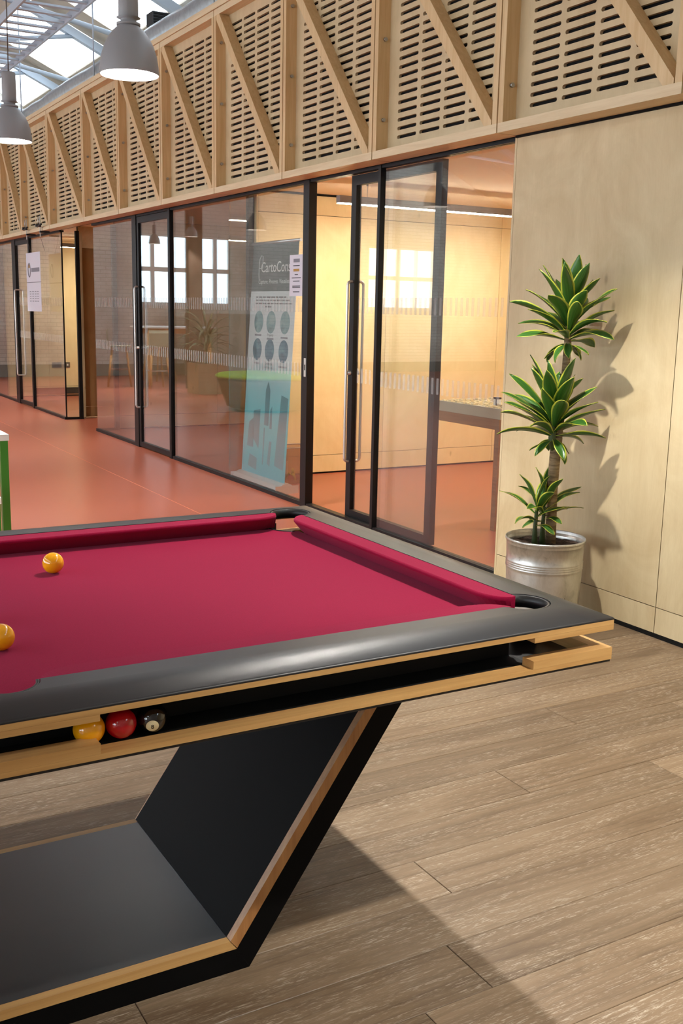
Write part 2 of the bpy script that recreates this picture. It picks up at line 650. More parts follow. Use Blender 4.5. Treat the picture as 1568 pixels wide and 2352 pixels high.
def empty(name, loc, rz=0, label=None, cat=None, group=None, kind=None):
    o = bpy.data.objects.new(name, None)
    o.empty_display_size = .1
    COL.objects.link(o)
    o.location = loc
    o.rotation_euler = (0, 0, rz)
    return tag(o, label, cat, group, kind)


def copy_tree(o, parent=None):
    c = o.copy()
    COL.objects.link(c)
    c.parent = parent
    for ch in list(o.children):
        copy_tree(ch, c)
    return c


def struct(o, label=None):
    return tag(o, label, None, None, 'structure')


# ================================================================== SETTING
# ---- timber floor round the table: base and planks
floor = struct(BX(-7.2, 0.0, -3.2, 4.62, -.06, -.0135).build('floor', 'black_gap'), 'limed oak plank floor under the pool table')
PITCH_Y, Y0P, LEN = .17025, 1.555, 2.147
ends = {0: -2.216, 1: -2.9, 2: -2.077, 3: -1.055, 4: -1.545, 5: -.59, 6: -1.05, 7: -1.75, -1: -2.389, -2: -1.2}
plank_mesh = {}
for k in range(-26, 18):
    y0 = Y0P + k * PITCH_Y
    if y0 > 4.61:
        break
    y1 = min(y0 + PITCH_Y, 4.62)
    e = ends.get(k, -random.random() * LEN)
    while e < 0:
        e += LEN
    x1 = e
    while x1 > -6.4:
        x0 = x1 - LEN
        a, b = max(x0, -7.1), min(x1, -.004)
        if b - a > .05:
            key = (round(b - a, 3), round(y1 - y0, 3))
            if key not in plank_mesh:
                w, h = (b - a) / 2 - .0008, (y1 - y0) / 2 - .0006
                mb = MB()
                bv = .0012
                mb.v = [(-w, -h, -.012), (w, -h, -.012), (w, h, -.012), (-w, h, -.012),
                        (-w, -h, -bv), (w, -h, -bv), (w, h, -bv), (-w, h, -bv),
                        (-w + bv, -h + bv, 0), (w - bv, -h + bv, 0), (w - bv, h - bv, 0), (-w + bv, h - bv, 0)]
                for i in range(4):
                    j = (i + 1) % 4
                    mb.f += [(i, j, 4 + j, 4 + i), (4 + i, 4 + j, 8 + j, 8 + i)]
                mb.f += [(8, 9, 10, 11), (3, 2, 1, 0)]
                mb.sm = [False] * len(mb.f)
                me = mb.mesh('plank')
                me.materials.append(M['plank'])
                plank_mesh[key] = me
            o = bpy.data.objects.new('plank', plank_mesh[key])
            COL.objects.link(o)
            o.location = ((a + b) / 2, (y0 + y1) / 2, 0)
            o.parent = floor
        x1 = x0

# ---- terracotta rubber floor beyond
fl2 = struct(BX(-13, 4.2, 4.62, 21.2, -.06, 0).build('floor', 'rubber'), 'terracotta red rubber floor of the long hall')
BX(-.80, -.796, 4.7, 20.9, 0, .0006).build('floor_weld', 'seam', fl2)
BX(-2.70, -2.696, 4.7, 20.9, 0, .0006).build('floor_weld', 'seam', fl2)
struct(BX(.0, 4.2, 2.3, 4.62, -.06, 0).build('floor', 'rubber'), 'terracotta red rubber floor inside the lit glazed room')
struct(BX(-13, -7.2, -6, 4.62, -.06, 0).build('floor', 'rubber'))
struct(BX(-7.2, 0, -6, -3.2, -.06, 0).build('floor', 'rubber'))


def ply_wall(name, label, plane_axis, face, thick, a_joints, z_joints, mat, gap=.004, facing=-1, recess=.012):
    """backing board + plywood panels proud of it. plane_axis 0: panels face X, run along Y; 1: face Y, run along X"""
    lo, hi = a_joints[0], a_joints[-1]
    if facing < 0:
        f0, f1, f2 = face, face + recess, face + thick
    else:
        f0, f1, f2 = face - recess, face, face - thick
    back = (min(f1, f2), max(f1, f2)) if facing < 0 else (f2, f0)
    z0, z1 = z_joints[0], z_joints[-1]
    if plane_axis == 0:
        w = BX(back[0], back[1], lo, hi, 0, z1).build(name, 'black_gap')
    else:
        w = BX(lo, hi, back[0], back[1], 0, z1).build(name, 'black_gap')
    struct(w, label)
    for i in range(len(a_joints) - 1):
        for j in range(len(z_joints) - 1):
            p, q = a_joints[i] + gap / 2, a_joints[i + 1] - gap / 2
            r, t = z_joints[j] + gap / 2, z_joints[j + 1] - gap / 2
            m = ((p + q) / 2, (r + t) / 2)
            hw, hz = (q - p) / 2, (t - r) / 2
            if plane_axis == 0:
                o = BX(f0, f1, -hw, hw, -hz, hz).build('panel', mat, w, (0, m[0], m[1]))
            else:
                o = BX(-hw, hw, f0, f1, -hz, hz).build('panel', mat, w, (m[0], 0, m[1]))
    return w


WX = -.045
wall_r = ply_wall('wall_right', 'tall birch plywood wall behind the potted plant', 0, WX, .14,
                  [-.45, .77, 1.98, 3.185, 4.322], [.018, .138, 2.272], 'ply')
struct(BX(WX - .003, WX + .01, -.45, 4.337, 0, .017).build('baseboard_right', 'black_gap'), 'thin black skirting under the plywood wall')
struct(BX(WX, .095, 4.3225, 4.337, 0, 2.285).build('trim_1', 'ply'))

# rooms behind the glass
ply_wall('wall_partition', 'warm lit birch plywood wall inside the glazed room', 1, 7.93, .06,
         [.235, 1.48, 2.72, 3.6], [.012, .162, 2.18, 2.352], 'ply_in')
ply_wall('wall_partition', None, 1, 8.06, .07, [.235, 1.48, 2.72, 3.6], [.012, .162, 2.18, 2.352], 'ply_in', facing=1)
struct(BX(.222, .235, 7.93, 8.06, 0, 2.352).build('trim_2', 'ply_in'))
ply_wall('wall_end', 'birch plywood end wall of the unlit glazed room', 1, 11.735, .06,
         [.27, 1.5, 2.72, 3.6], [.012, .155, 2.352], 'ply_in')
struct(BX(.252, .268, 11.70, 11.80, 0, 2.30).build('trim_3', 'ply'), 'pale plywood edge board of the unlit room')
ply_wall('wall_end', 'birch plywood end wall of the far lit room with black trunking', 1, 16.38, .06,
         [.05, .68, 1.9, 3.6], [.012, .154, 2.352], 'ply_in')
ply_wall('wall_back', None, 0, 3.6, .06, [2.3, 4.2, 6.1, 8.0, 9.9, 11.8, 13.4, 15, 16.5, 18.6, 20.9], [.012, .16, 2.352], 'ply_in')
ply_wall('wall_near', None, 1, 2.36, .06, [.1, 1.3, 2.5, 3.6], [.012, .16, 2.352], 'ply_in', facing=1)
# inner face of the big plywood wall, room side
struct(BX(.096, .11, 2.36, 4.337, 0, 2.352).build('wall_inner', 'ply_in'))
struct(BX(0, 4.2, 2.3, 20.95, 2.352, 2.42).build('ceiling', 'ceil_in'), 'peach ceiling over the glazed rooms')
struct(BX(.02, 3.6, 7.918, 7.93, 2.335, 2.352).build('trim_4', 'black_gap'))
# alcove between the two rooms
ply_wall('wall_alcove', 'plywood end of the alcove with a darker door recess', 1, 13.085, .05, [.236, .285], [0, 2.352], 'ply')
struct(BX(.285, 1.3, 13.085, 13.13, 2.095, 2.352).build('trim_5', 'ply'))
struct(BX(.285, 1.3, 13.131, 13.17, .14, 2.16).build('door_4', 'ply_dark'), 'brown plywood door set back in the alcove')
struct(BX(.285, 1.3, 13.131, 13.17, .01, .136).build('trim_6', 'ply_dark'))
struct(BX(1.3, 1.34, 11.8, 13.2, 0, 2.352).build('wall_alcove', 'ply'))
struct(BX(.28, 1.3, 11.8, 11.84, 0, 2.352).build('wall_alcove', 'ply'))

struct(BX(WX - .012, WX + .02, -.45, 4.322, 2.2695, 2.2803).build('trim_8', 'black_gap'), 'black shadow gap between the plywood wall and the boxes')
# wall above the glazing (behind the timber boxes) and its capping
struct(BX(-.035, -.005, -.45, 20.9, 2.285, 3.61).build('wall_upper', 'black_gap'), 'black backing behind the slotted timber boxes')
struct(BX(-.19, .25, -.45, 20.9, 3.6145, 3.66).build('trim_7', 'spruce_y'), 'timber capping board along the top of the boxes')
struct(BX(0, 4.2, -.45, 20.9, 3.60, 3.6145).build('ceiling', 'hall_wall'))
struct(BX(4.2, 4.26, -.45, 20.9, 0, 3.9).build('wall_outer', 'hall_wall'))

# ---- end wall with windows
WY = 20.93
wins = [(-4.88, -3.60, 3), (-5.75, -5.07, 2), (-10.97, -9.05, 4)]
mb = MB()
mb.box(-13, 4.2, WY, WY + .3, .235, 1.45)
mb.box(-13, 4.2, WY, WY + .3, 2.85, 8.6)
xs = [4.2]
for a, b, npn in wins:
    mb.box(b, xs[-1], WY, WY + .3, 1.45, 2.85)
    xs.append(a)
mb.box(-13, xs[-1], WY, WY + .3, 1.45, 2.85)
struct(mb.build('wall_far', 'brick'), 'white painted brick end wall of the hall')
struct(BX(-13, 4.2, WY - .03, WY + .3, 0, .235).build('baseboard_far', 'plinth'), 'grey plinth along the brick end wall')
for k, (a, b, npn) in enumerate(wins):
    w = struct(empty('window_%d' % (k + 4), (0, 0, 0)), ['white six pane window in the brick end wall, closest to the glazing', 'narrow white four pane window in the brick end wall', 'wide white eight pane window in the brick end wall'][k])
    pw = (b - a) / npn
    for i in range(npn):
        for (z0, z1) in ((1.49, 2.11), (2.20, 2.81)):
            BX(a + i * pw + .045, a + (i + 1) * pw - .045, WY + .10, WY + .115, z0, z1).build('pane', 'win_pane', w)
    fr = MB()
    for i in range(npn + 1):
        c = a + i * pw
        fr.box(max(c - .045, a), min(c + .045, b), WY + .05, WY + .12, 1.45, 2.85)
    fr.box(a, b, WY + .055, WY + .118, 1.45, 1.49)
    fr.box(a, b, WY + .055, WY + .118, 2.11, 2.20)
    fr.box(a, b, WY + .055, WY + .118, 2.81, 2.85)
    fr.build('window_frame', 'white', w)
    BX(a - .03, b + .03, WY - .03, WY + .1, 1.42, 1.45).build('window_sill', 'white', w)

sidew = [(-5.2 + 3.7 * k, -5.2 + 3.7 * k + 3.0) for k in range(7)]
mb = MB()
mb.box(-13.15, -13, -6, 21.2, 0, 1.1)
mb.box(-13.15, -13, -6, 21.2, 3.5, 4.0)
yy = -6
for a, b in sidew:
    mb.box(-13.15, -13, yy, a, 1.1, 3.5)
    yy = b
mb.box(-13.15, -13, yy, 21.2, 1.1, 3.5)
struct(mb.build('wall_left', 'hall_wall'), 'far side wall of the hall with tall windows')
for k, (a, b) in enumerate(sidew):
    w = struct(empty('window_%d' % (k + 7), (0, 0, 0)))
    for i in range(4):
        q = (b - a) / 4
        BX(-13.09, -13.08, a + i * q + .03, a + (i + 1) * q - .03, 1.13, 3.47).build('pane', 'side_pane', w)
    fr = MB()
    for i in range(5):
        c = a + i * (b - a) / 4
        fr.box(-13.1, -13.04, max(a, c - .03), min(b, c + .03), 1.1, 3.5)
    fr.box(-13.1, -13.041, a, b, 1.1, 1.13)
    fr.box(-13.1, -13.041, a, b, 3.47, 3.5)
    fr.build('window_frame', 'white', w)
struct(BX(-13, 4.2, -6.1, -6, 0, 8.6).build('wall_rear', 'hall_wall'))
struct(BX(-.045, 4.2, -6, -.45, 0, 3.7).build('wall_side', 'ply'))


# ---- pitched roof with rooflights
def roof_z(x):
    return 4.25 + .45 * (3.2 - x) if x > -4.5 else 4.25 + .45 * 7.7 - .45 * (-4.5 - x)


SL = [(.35, 1.5), (-10.6, -9.5)]


def roof_strip(xa, xb, ya, yb, t0=0.0, t1=.05):
    za, zb = roof_z(xa), roof_z(xb)
    m = MB()
    m.v = [(x, y, z + t) for y in (ya, yb) for (x, z) in ((xa, za), (xb, zb)) for t in (t0, t1)]
    m.f = [(0, 1, 3, 2), (4, 6, 7, 5), (0, 4, 5, 1), (2, 3, 7, 6), (0, 2, 6, 4), (1, 5, 7, 3)]
    m.sm = [False] * 6
    return m


RB = [5.2, 1.5, .35, -4.5, -9.5, -10.6, -13.1]
roof = struct(empty('ceiling', (0, 0, 0)), 'cream boarded pitched roof of the hall with rooflights')
for i in range(len(RB) - 1):
    xb, xa = RB[i], RB[i + 1]
    if (xa, xb) in SL:
        for k in range(9):
            y = -6 + k * 3.0
            pane = roof_strip(xa, xb, y + .6, min(y + 3, 21.2) - .12, .02, .04).build('rooflight', 'sky_pane', roof)
            roof_strip(xa, xb, y - .12 if k else y, y + .6, 0, .05).build('roof_board', 'roof', roof)
        continue
    n = 14
    for k in range(n):
        ya, yb = -6 + k * 27.2 / n, -6 + (k + 1) * 27.2 / n
        roof_strip(xa, xb, ya + .012, yb - .012).build('roof_board', 'roof', roof)
    roof_strip(xa, xb, -6, 21.2, .051, .08).build('roof_lining', 'roof_gap', roof)

for x in (2.3, 1.75, -.6, -1.9):
    pz = roof_z(x) - .07
    BX(x - .03, x + .03, -6, 21.0, pz - .03, pz + .03).build('purlin', 'truss', roof)

# ---- steel trusses, services
for idx, y in enumerate((1.7, 4.45, 7.2, 9.95, 12.7, 15.4, 18.2)):
    t = empty('roof_truss', (0, y, 0), 0, 'pale blue steel roof truss, number %s from the brick end wall' % ['seven', 'six', 'five', 'four', 'three', 'two', 'one'][idx], 'truss', 'roof trusses')
    m = MB()
    for (x0, x1) in ((4.1, -4.5), (-4.5, -12.9)):
        p, q = Vector((x0, 0, roof_z(x0) - .16)), Vector((x1, 0, roof_z(x1) - .16))
        m.prism([(p.x, p.z - .06), (q.x, q.z - .06), (q.x, q.z + .06), (p.x, p.z + .06)], -.05, .05, 1)
    m.build('rafter', 'truss', t)
    MB().tube([(-12.7, 0, 4.45), (-1.5, 0, 4.87), (3.2, 0, 5.05 - .95)], .03, 8).build('tie_rod', 'truss', t)
    MB().tube([(-4.5, 0, 7.5), (-4.5, 0, 4.76)], .02, 8).build('king_rod', 'truss', t)
    MB().tube([(-1.2, 0, 6.1), (-2.9, 0, 4.82)], .035, 8).build('strut', 'truss', t)
    MB().tube([(1.0, 0, 5.1), (-.5, 0, 4.83)], .03, 8).build('strut', 'truss', t)
    MB().tube([(-8, 0, 6.0), (-6, 0, 4.68)], .035, 8).build('strut', 'truss', t)
tray = empty('cable_tray', (-.4, 0, 4.42), 0, 'long ladder cable tray hung under the roof trusses', 'cable tray')
for x in (-.3, .3):
    BX(x - .012, x + .012, -2, 20.8, 0, .09).build('side_rail', 'truss', tray)
rung = BX(-.29, .29, -.03, .03, .01, .03).mesh('rung')
rung.materials.append(M['truss'])
for k in range(76):
    o = bpy.data.objects.new('rung', rung)
    COL.objects.link(o)
    o.parent = tray
    o.location = (0, -1.9 + k * .3, 0)
for k in range(9):
    BX(-.31, -.30, -.008, .008, .05, 1.1).build('hanger_rod', 'truss', tray, (0, 1.3 + k * 2.3, 0))
duct = MB()
pts = [(.10, y, 3.84 + .008 * math.sin(y * 2.1)) for y in [1 + .4 * k for k in range(50)]]
duct.tube(pts, [.115 + .006 * math.sin(k * 2.7) for k in range(50)], 16)
tag(duct.build('duct', 'foil'), 'silver foil lagged duct lying above the timber boxes', 'duct')
for k, y in enumerate((8.2, 11.4, 14.6)):
    tag(MB().tube([(-.03, y, 3.67), (-.03, y, roof_z(-.03) - .02)], .008, 8).build('hanger_rod', 'truss'), 'thin steel rod from the timber boxes to the roof, %s beyond the large pendant' % ['first', 'second', 'third'][k], 'rod', 'hanger rods above the boxes')
vent = empty('vent', (.82, 11.6, 4.40), 0, 'dark louvred vent box above the timber boxes', 'vent')
BX(-.16, .16, -.1, .1, 0, .13).build('body', 'clamp_black', vent)
for k in range(4):
    BX(-.15, .15, -.108, -.1, .012 + k * .03, .03 + k * .03).build('louvre', 'black_gap', vent)

# ================================================================== TIMBER BOXES
BXX, ZB, BW, BH = -.18, 2.2804, 1.1788, 1.3321
S = [4.3166 + i * BW for i in range(-4, 7)] + [12.812, 14.19, 15.325]
while S[-1] < 19.6:
    S.append(S[-1] + BW)


def slotted_panel(w, h, cols, rows, y0, z0, cw, ch, sl, sh, t=.018):
    m = MB()

    def rect(a, b, c, d):
        k = len(m.v)
        m.v += [(0, a, c), (0, b, c), (0, b, d), (0, a, d)]
        m.f.append((k, k + 1, k + 2, k + 3))
        m.sm.append(False)
    ga, gb = y0 - (cw - sl) / 2, y0 - (cw - sl) / 2 + cols * cw
    gc, gd = z0 - ch / 2, z0 - ch / 2 + rows * ch
    rect(0, w, 0, gc)
    rect(0, w, gd, h)
    rect(0, ga, gc, gd)
    rect(gb, w, gc, gd)
    r = sh / 2
    for i in range(cols):
        for j in range(rows):
            a, b = ga + i * cw, ga + (i + 1) * cw
            c, d = gc + j * ch, gc + (j + 1) * ch
            cx, cz = (a + b) / 2, (c + d) / 2
            hl = sl / 2 - r
            right = [(cx + hl + r * math.cos(q), cz + r * math.sin(q)) for q in [-PI / 2 + PI * k / 4 for k in range(5)]]
            left = [(2 * cx - y, z) for y, z in right]
            k = len(m.v)
            P = [(cx, d), (b, d), (b, c), (cx, c), (cx, cz - r)] + right + [(cx, cz + r)]
            m.v += [(0, y, z) for y, z in P]
            m.f.append(tuple(range(k, k + len(P))))
            m.sm.append(False)
            k = len(m.v)
            P = [(cx, d), (a, d), (a, c), (cx, c), (cx, cz - r)] + left + [(cx, cz + r)]
            m.v += [(0, y, z) for y, z in P]
            m.f.append(tuple(reversed(range(k, k + len(P)))))
            m.sm.append(False)
            loop = right + list(reversed(left))
            k = len(m.v)
            n = len(loop)
            m.v += [(0, y, z) for y, z in loop] + [(t, y, z) for y, z in loop]
            for q in range(n):
                e = (q + 1) % n
                m.f.append((k + q, k + e, k + n + e, k + n + q))
                m.sm.append(False)
    return m


box0 = empty('timber_box', (0, 0, 0), 0, None, 'wall panel', 'timber boxes along the top of the glazing')
g = .005
T = .045
BX(0, .142, g, BW - g, 0, T).build('bottom_board', 'spruce_y', box0)
BX(0, .142, g, BW - g, BH - T, BH).build('top_board', 'spruce_y', box0)
BX(0, .142, g, g + T - .008, T, BH - T).build('side_board', 'spruce_z', box0)
sb_ = BX(0, .142, BW - g - T + .008, BW - g, T, BH - T).build('side_board', 'spruce_z', box0)
sp_ = slotted_panel(BW - 2 * g - 2 * (T - .008), BH - 2 * T, 4, 24, .154 - T + .003, 2.395 - ZB - T, .228, .0474, .196, .0195)
sp_.build('slotted_panel', 'ply_slot', box0, (.08, g + T - .008, T))
BX(.10, .142, g + T, BW - g - T, T, BH - T).build('lining', 'black_gap', box0)
ya, yb, za, zb, bw = BW - .045, .05, BH - T, T, .058
br = MB().prism([(ya, za), (ya - bw, za), (yb, zb + .02), (yb, zb), (yb + bw * .2, zb), (yb + bw, zb), (ya, za - .03)], 0.001, .079, 0)
br.build('diagonal_brace', 'spruce_z', box0)
for z in (.22, .66, 1.10):
    MB().tube([(.045, BW - g - T + .008, z), (.045, BW - g - T - .004, z)], .011, 10).build('bolt', 'zinc', sb_)
for i in range(len(S) - 1):
    o = box0 if i == 0 else copy_tree(box0)
    o.location = (BXX, S[i], ZB)
    o.scale = (1, (S[i + 1] - S[i]) / BW, 1)
ORD = ['first', 'second', 'third', 'fourth', 'fifth', 'sixth', 'seventh', 'eighth', 'ninth', 'tenth', 'eleventh', 'twelfth', 'thirteenth', 'fourteenth', 'fifteenth', 'sixteenth', 'seventeenth']
boxes = sorted([o for o in bpy.data.objects if o.name.startswith('timber_box')], key=lambda o: o.location.y)
for k, o in enumerate(boxes):
    i = k - 3
    if i < 0:
        o['label'] = 'slotted timber box with diagonal brace beyond the right edge, %s one past the plant wall' % ORD[-i - 1]
    elif i == 0:
        o['label'] = 'slotted timber box with diagonal brace directly above the plywood wall and plant'
    else:
        o['label'] = 'slotted timber box with diagonal brace, %s to the left of the one above the plant' % ORD[i - 1]

# ================================================================== GLAZING
GZ = 2.262


def post(par, y, w=.03, x0=-.02, x1=.03, z0=0, z1=2.28, name='post'):
    return BX(x0, x1, y - w / 2, y + w / 2, z0, z1).build(name, 'black_frame', par)


def pane(par, y0, y1, x=.0, z0=.03, z1=GZ):
    return BX(x - .005, x + .005, y0, y1, z0, z1).build('pane', 'glass', par)


def stripes(par, y0, y1, x=-.0065, rows=((1.39, 1.49), (.938, 1.032))):
    m = MB()
    n = int((y1 - y0) / .051)
    for z0, z1 in rows:
        for k in range(n):
            a = y0 + .015 + k * .051
            m.box(x - .0006, x + .0006, a, a + .022, z0, z1)
    return tag(m.build('manifestation', 'frost', par), kind='stuff')


def tracks(par, y0, y1):
    BX(-.02, .03, y0, y1, 0, .03).build('floor_track', 'black_frame', par)
    BX(-.02, .03, y0, y1, GZ, 2.284).build('head_track', 'black_frame', par)


def handle(par, y, xc=.0):
    """back-to-back long pull handle: one loop round the door stile"""
    zt, zb, xa, xb, r = 1.595, .405, xc - .055, xc + .065, .024
    pts = []
    for cx, cz, a0 in ((xb - r, zt - r, 0), (xa + r, zt - r, 90), (xa + r, zb + r, 180), (xb - r, zb + r, 270)):
        for q in range(0, 91, 18):
            a = math.radians(a0 + q)
            pts.append((cx + r * math.cos(a), y, cz + r * math.sin(a)))
    pts.append(pts[0])
    return MB().tube(pts, .0095, 10, caps=False).build('handle', 'steel', par)


w1 = struct(empty('window_1', (0, 0, 0)), 'fixed clear glazing beside the open sliding door')
tracks(w1, 4.338, 6.66)
pane(w1, 4.338, 5.645)
post(w1, 5.655, .03, -.025, .012)
stripes(w1, 4.40, 5.63)

d1 = struct(empty('door_1', (.055, 0, 0)), 'black framed glass sliding door left partly open')
BX(-.02, .02, 5.075, 5.135, .022, 2.262).build('stile', 'black_frame', d1)
st1 = BX(-.02, .02, 6.03, 6.09, .022, 2.262).build('stile', 'black_frame', d1)
BX(-.02, .02, 5.135, 6.03, .022, .075).build('bottom_rail', 'black_frame', d1)
BX(-.02, .02, 5.135, 6.03, 2.20, 2.262).build('top_rail', 'black_frame', d1)
BX(-.004, .004, 5.135, 6.03, .075, 2.20).build('pane', 'glass', d1)
stripes(d1, 5.14, 6.02, -.0055)
handle(st1, 6.055)
lk = MB().tube([(-.045, 6.06, 1.0), (.045, 6.06, 1.0)], .014, 12).build('lock', 'steel', st1)

w2 = struct(empty('window_2', (0, 0, 0)), 'long clear glazing in front of the unlit room and banner')
post(w2, 6.605, .085, -.025, .035)
BX(-.028, -.025, 6.575, 6.605, .94, 1.07).build('strike_plate', 'steel', w2)
BX(-.0285, -.028, 6.583, 6.597, .985, 1.025).build('keyhole', 'black_gap', w2)
BX(-.02, .03, 6.64, 9.24, 0, .03).build('floor_track', 'black_frame', w2)
BX(-.02, .03, 6.64, 9.24, GZ, 2.284).build('head_track', 'black_frame', w2)
pane(w2, 6.648, 7.962)
pane(w2, 7.966, 9.25)
stripes(w2, 6.66, 9.22)
post(w2, 9.275, .05, -.025, .012)
post(w2, 10.235, .12, -.025, .02)
BX(-.02, .03, 10.29, 11.66, 0, .03).build('floor_track', 'black_frame', w2)
BX(-.02, .03, 9.24, 11.66, GZ, 2.284).build('head_track', 'black_frame', w2)
pane(w2, 10.295, 11.655)
stripes(w2, 10.31, 11.64)
BX(.005, .205, 11.65, 11.66, .03, GZ).build('return_pane', 'glass', w2)
BX(.20, .25, 11.63, 11.68, 0, 2.284).build('post', 'black_frame', w2)
BX(.0, .20, 11.64, 11.67, 0, .03).build('floor_track', 'black_frame', w2)
# end of the partition between the two rooms
BX(.17, .215, 7.97, 8.02, 0, 2.352).build('post', 'black_frame', w2)
BX(.008, .17, 7.99, 8.0, .0, GZ).build('return_pane', 'glass', w2)

d2 = struct(empty('door_2', (0, 0, 0)), 'closed glass door with long steel handle to the unlit room')
BX(-.018, .018, 9.302, 10.172, .012, .06).build('bottom_rail', 'black_frame', d2)
BX(-.018, .018, 9.302, 10.172, 2.20, 2.258).build('top_rail', 'black_frame', d2)
st2 = BX(-.018, .018, 10.12, 10.172, .06, 2.20).build('stile', 'black_frame', d2)
BX(-.004, .004, 9.302, 10.12, .06, 2.20).build('pane', 'glass', d2)
stripes(d2, 9.31, 10.11, -.0055)
handle(st2, 10.15)
MB().tube([(-.045, 10.15, 1.0), (.045, 10.15, 1.0)], .014, 12).build('lock', 'steel', st2)

w3 = struct(empty('window_3', (0, 0, 0)), 'clear glazing of the far lit room at the left edge')
BX(-.02, .03, 12.96, 14.48, 0, .03).build('floor_track', 'black_frame', w3)
BX(-.02, .03, 12.96, 20.9, GZ, 2.284).build('head_track', 'black_frame', w3)
BX(-.02, .03, 15.4, 20.9, 0, .03).build('floor_track', 'black_frame', w3)
pane(w3, 12.965, 14.5)
post(w3, 14.53, .06, -.025, .012)
post(w3, 15.40, .2, -.025, .02)
pane(w3, 15.5, 16.095)
pane(w3, 16.1, 18.2)
pane(w3, 18.204, 20.9)
stripes(w3, 12.98, 14.48)
BX(-.008, .008, 12.955, 12.965, .03, GZ).build('corner_bead', 'black_frame', w3)
BX(.005, .165, 12.955, 12.965, .03, GZ).build('return_pane', 'glass', w3)
BX(0, .165, 12.945, 12.975, 0, .03).build('floor_track', 'black_frame', w3)
BX(.165, .21, 12.94, 12.985, 0, 2.284).build('post', 'black_frame', w3)
d3 = struct(empty('door_3', (0, 0, 0)), 'glass door of the far lit room behind the hanging sign')
BX(-.018, .018, 14.56, 15.298, .012, .06).build('bottom_rail', 'black_frame', d3)
BX(-.018, .018, 14.56, 15.298, 2.20, 2.258).build('top_rail', 'black_frame', d3)
BX(-.004, .004, 14.56, 15.298, .06, 2.20).build('pane', 'glass', d3)
stripes(d3, 14.57, 15.28, -.0055)
handle(d3, 15.27)


# ================================================================== POOL TABLE
XE, YN, YF = -2.1576, 1.6766, 2.6722       # end nose, near nose, far nose
XM = -3.1775                               # middle pockets
XW = 2 * XM - XE
CW, RO = .0533, .1697
ZBED, ZNOSE, ZR = .773, .8148, .8178
XO0, XO1, YO0, YO1 = XW - RO, XE + RO, YN - RO, YF + RO
YC = (YN + YF) / 2
pt = empty('pool_table', (XM, YC, 0), 0, 'black pool table with red cloth, oak edging and V shaped base', 'pool table')
OFF = (XM, YC)


def L(mb_):
    mb_.v = [(x - OFF[0], y - OFF[1], z) for x, y, z in mb_.v]
    return mb_


CP, CR = .036, .060      # corner pocket centre offset, radius
MR = .052                # middle pocket radius
bx0, bx1, by0, by1 = XW - CW, XE + CW, YN - CW, YF + CW     # back of cushions


def arc(cx, cy, r, a0, a1, n):
    return [(cx + r * math.cos(math.radians(a0 + (a1 - a0) * k / n)), cy + r * math.sin(math.radians(a0 + (a1 - a0) * k / n))) for k in range(n + 1)]


inner = []
ctrs = [((XW - CP, YN - CP), 225), ((XM, YN - CW + .004), 270), ((XE + CP, YN - CP), 315),
        ((XE + CP, YF + CP), 45), ((XM, YF + CW - .004), 90), ((XW - CP, YF + CP), 135)]


def seg(p, q, n):
    return [(p[0] + (q[0] - p[0]) * k / n, p[1] + (q[1] - p[1]) * k / n) for k in range(1, n)]


arcs = []
for (c, a) in ctrs:
    if a in (270, 90):
        arcs.append(arc(c[0], c[1], MR, a - 88, a + 88, 16))
    else:
        arcs.append(arc(c[0], c[1], CR, a - 118, a + 118, 22))
for k in range(6):
    A = arcs[k]
    B = arcs[(k + 1) % 6]
    inner += A
    p, q = A[-1], B[0]
    # run along the back of the cushion
    if k in (0, 1):
        pa, qa = (p[0], by0), (q[0], by0)
    elif k == 2:
        pa, qa = (bx1, p[1]), (bx1, q[1])
    elif k in (3, 4):
        pa, qa = (p[0], by1), (q[0], by1)
    else:
        pa, qa = (bx0, p[1]), (bx0, q[1])
    inner += [pa] + seg(pa, qa, 14) + [qa]


RC = .068       # width of the rolled outer part of the rail


def rail_z(d):
    if d >= RC:
        return ZR
    t = 1 - d / RC
    return ZR - .0168 * t * t * (1.1 - .1 * t)


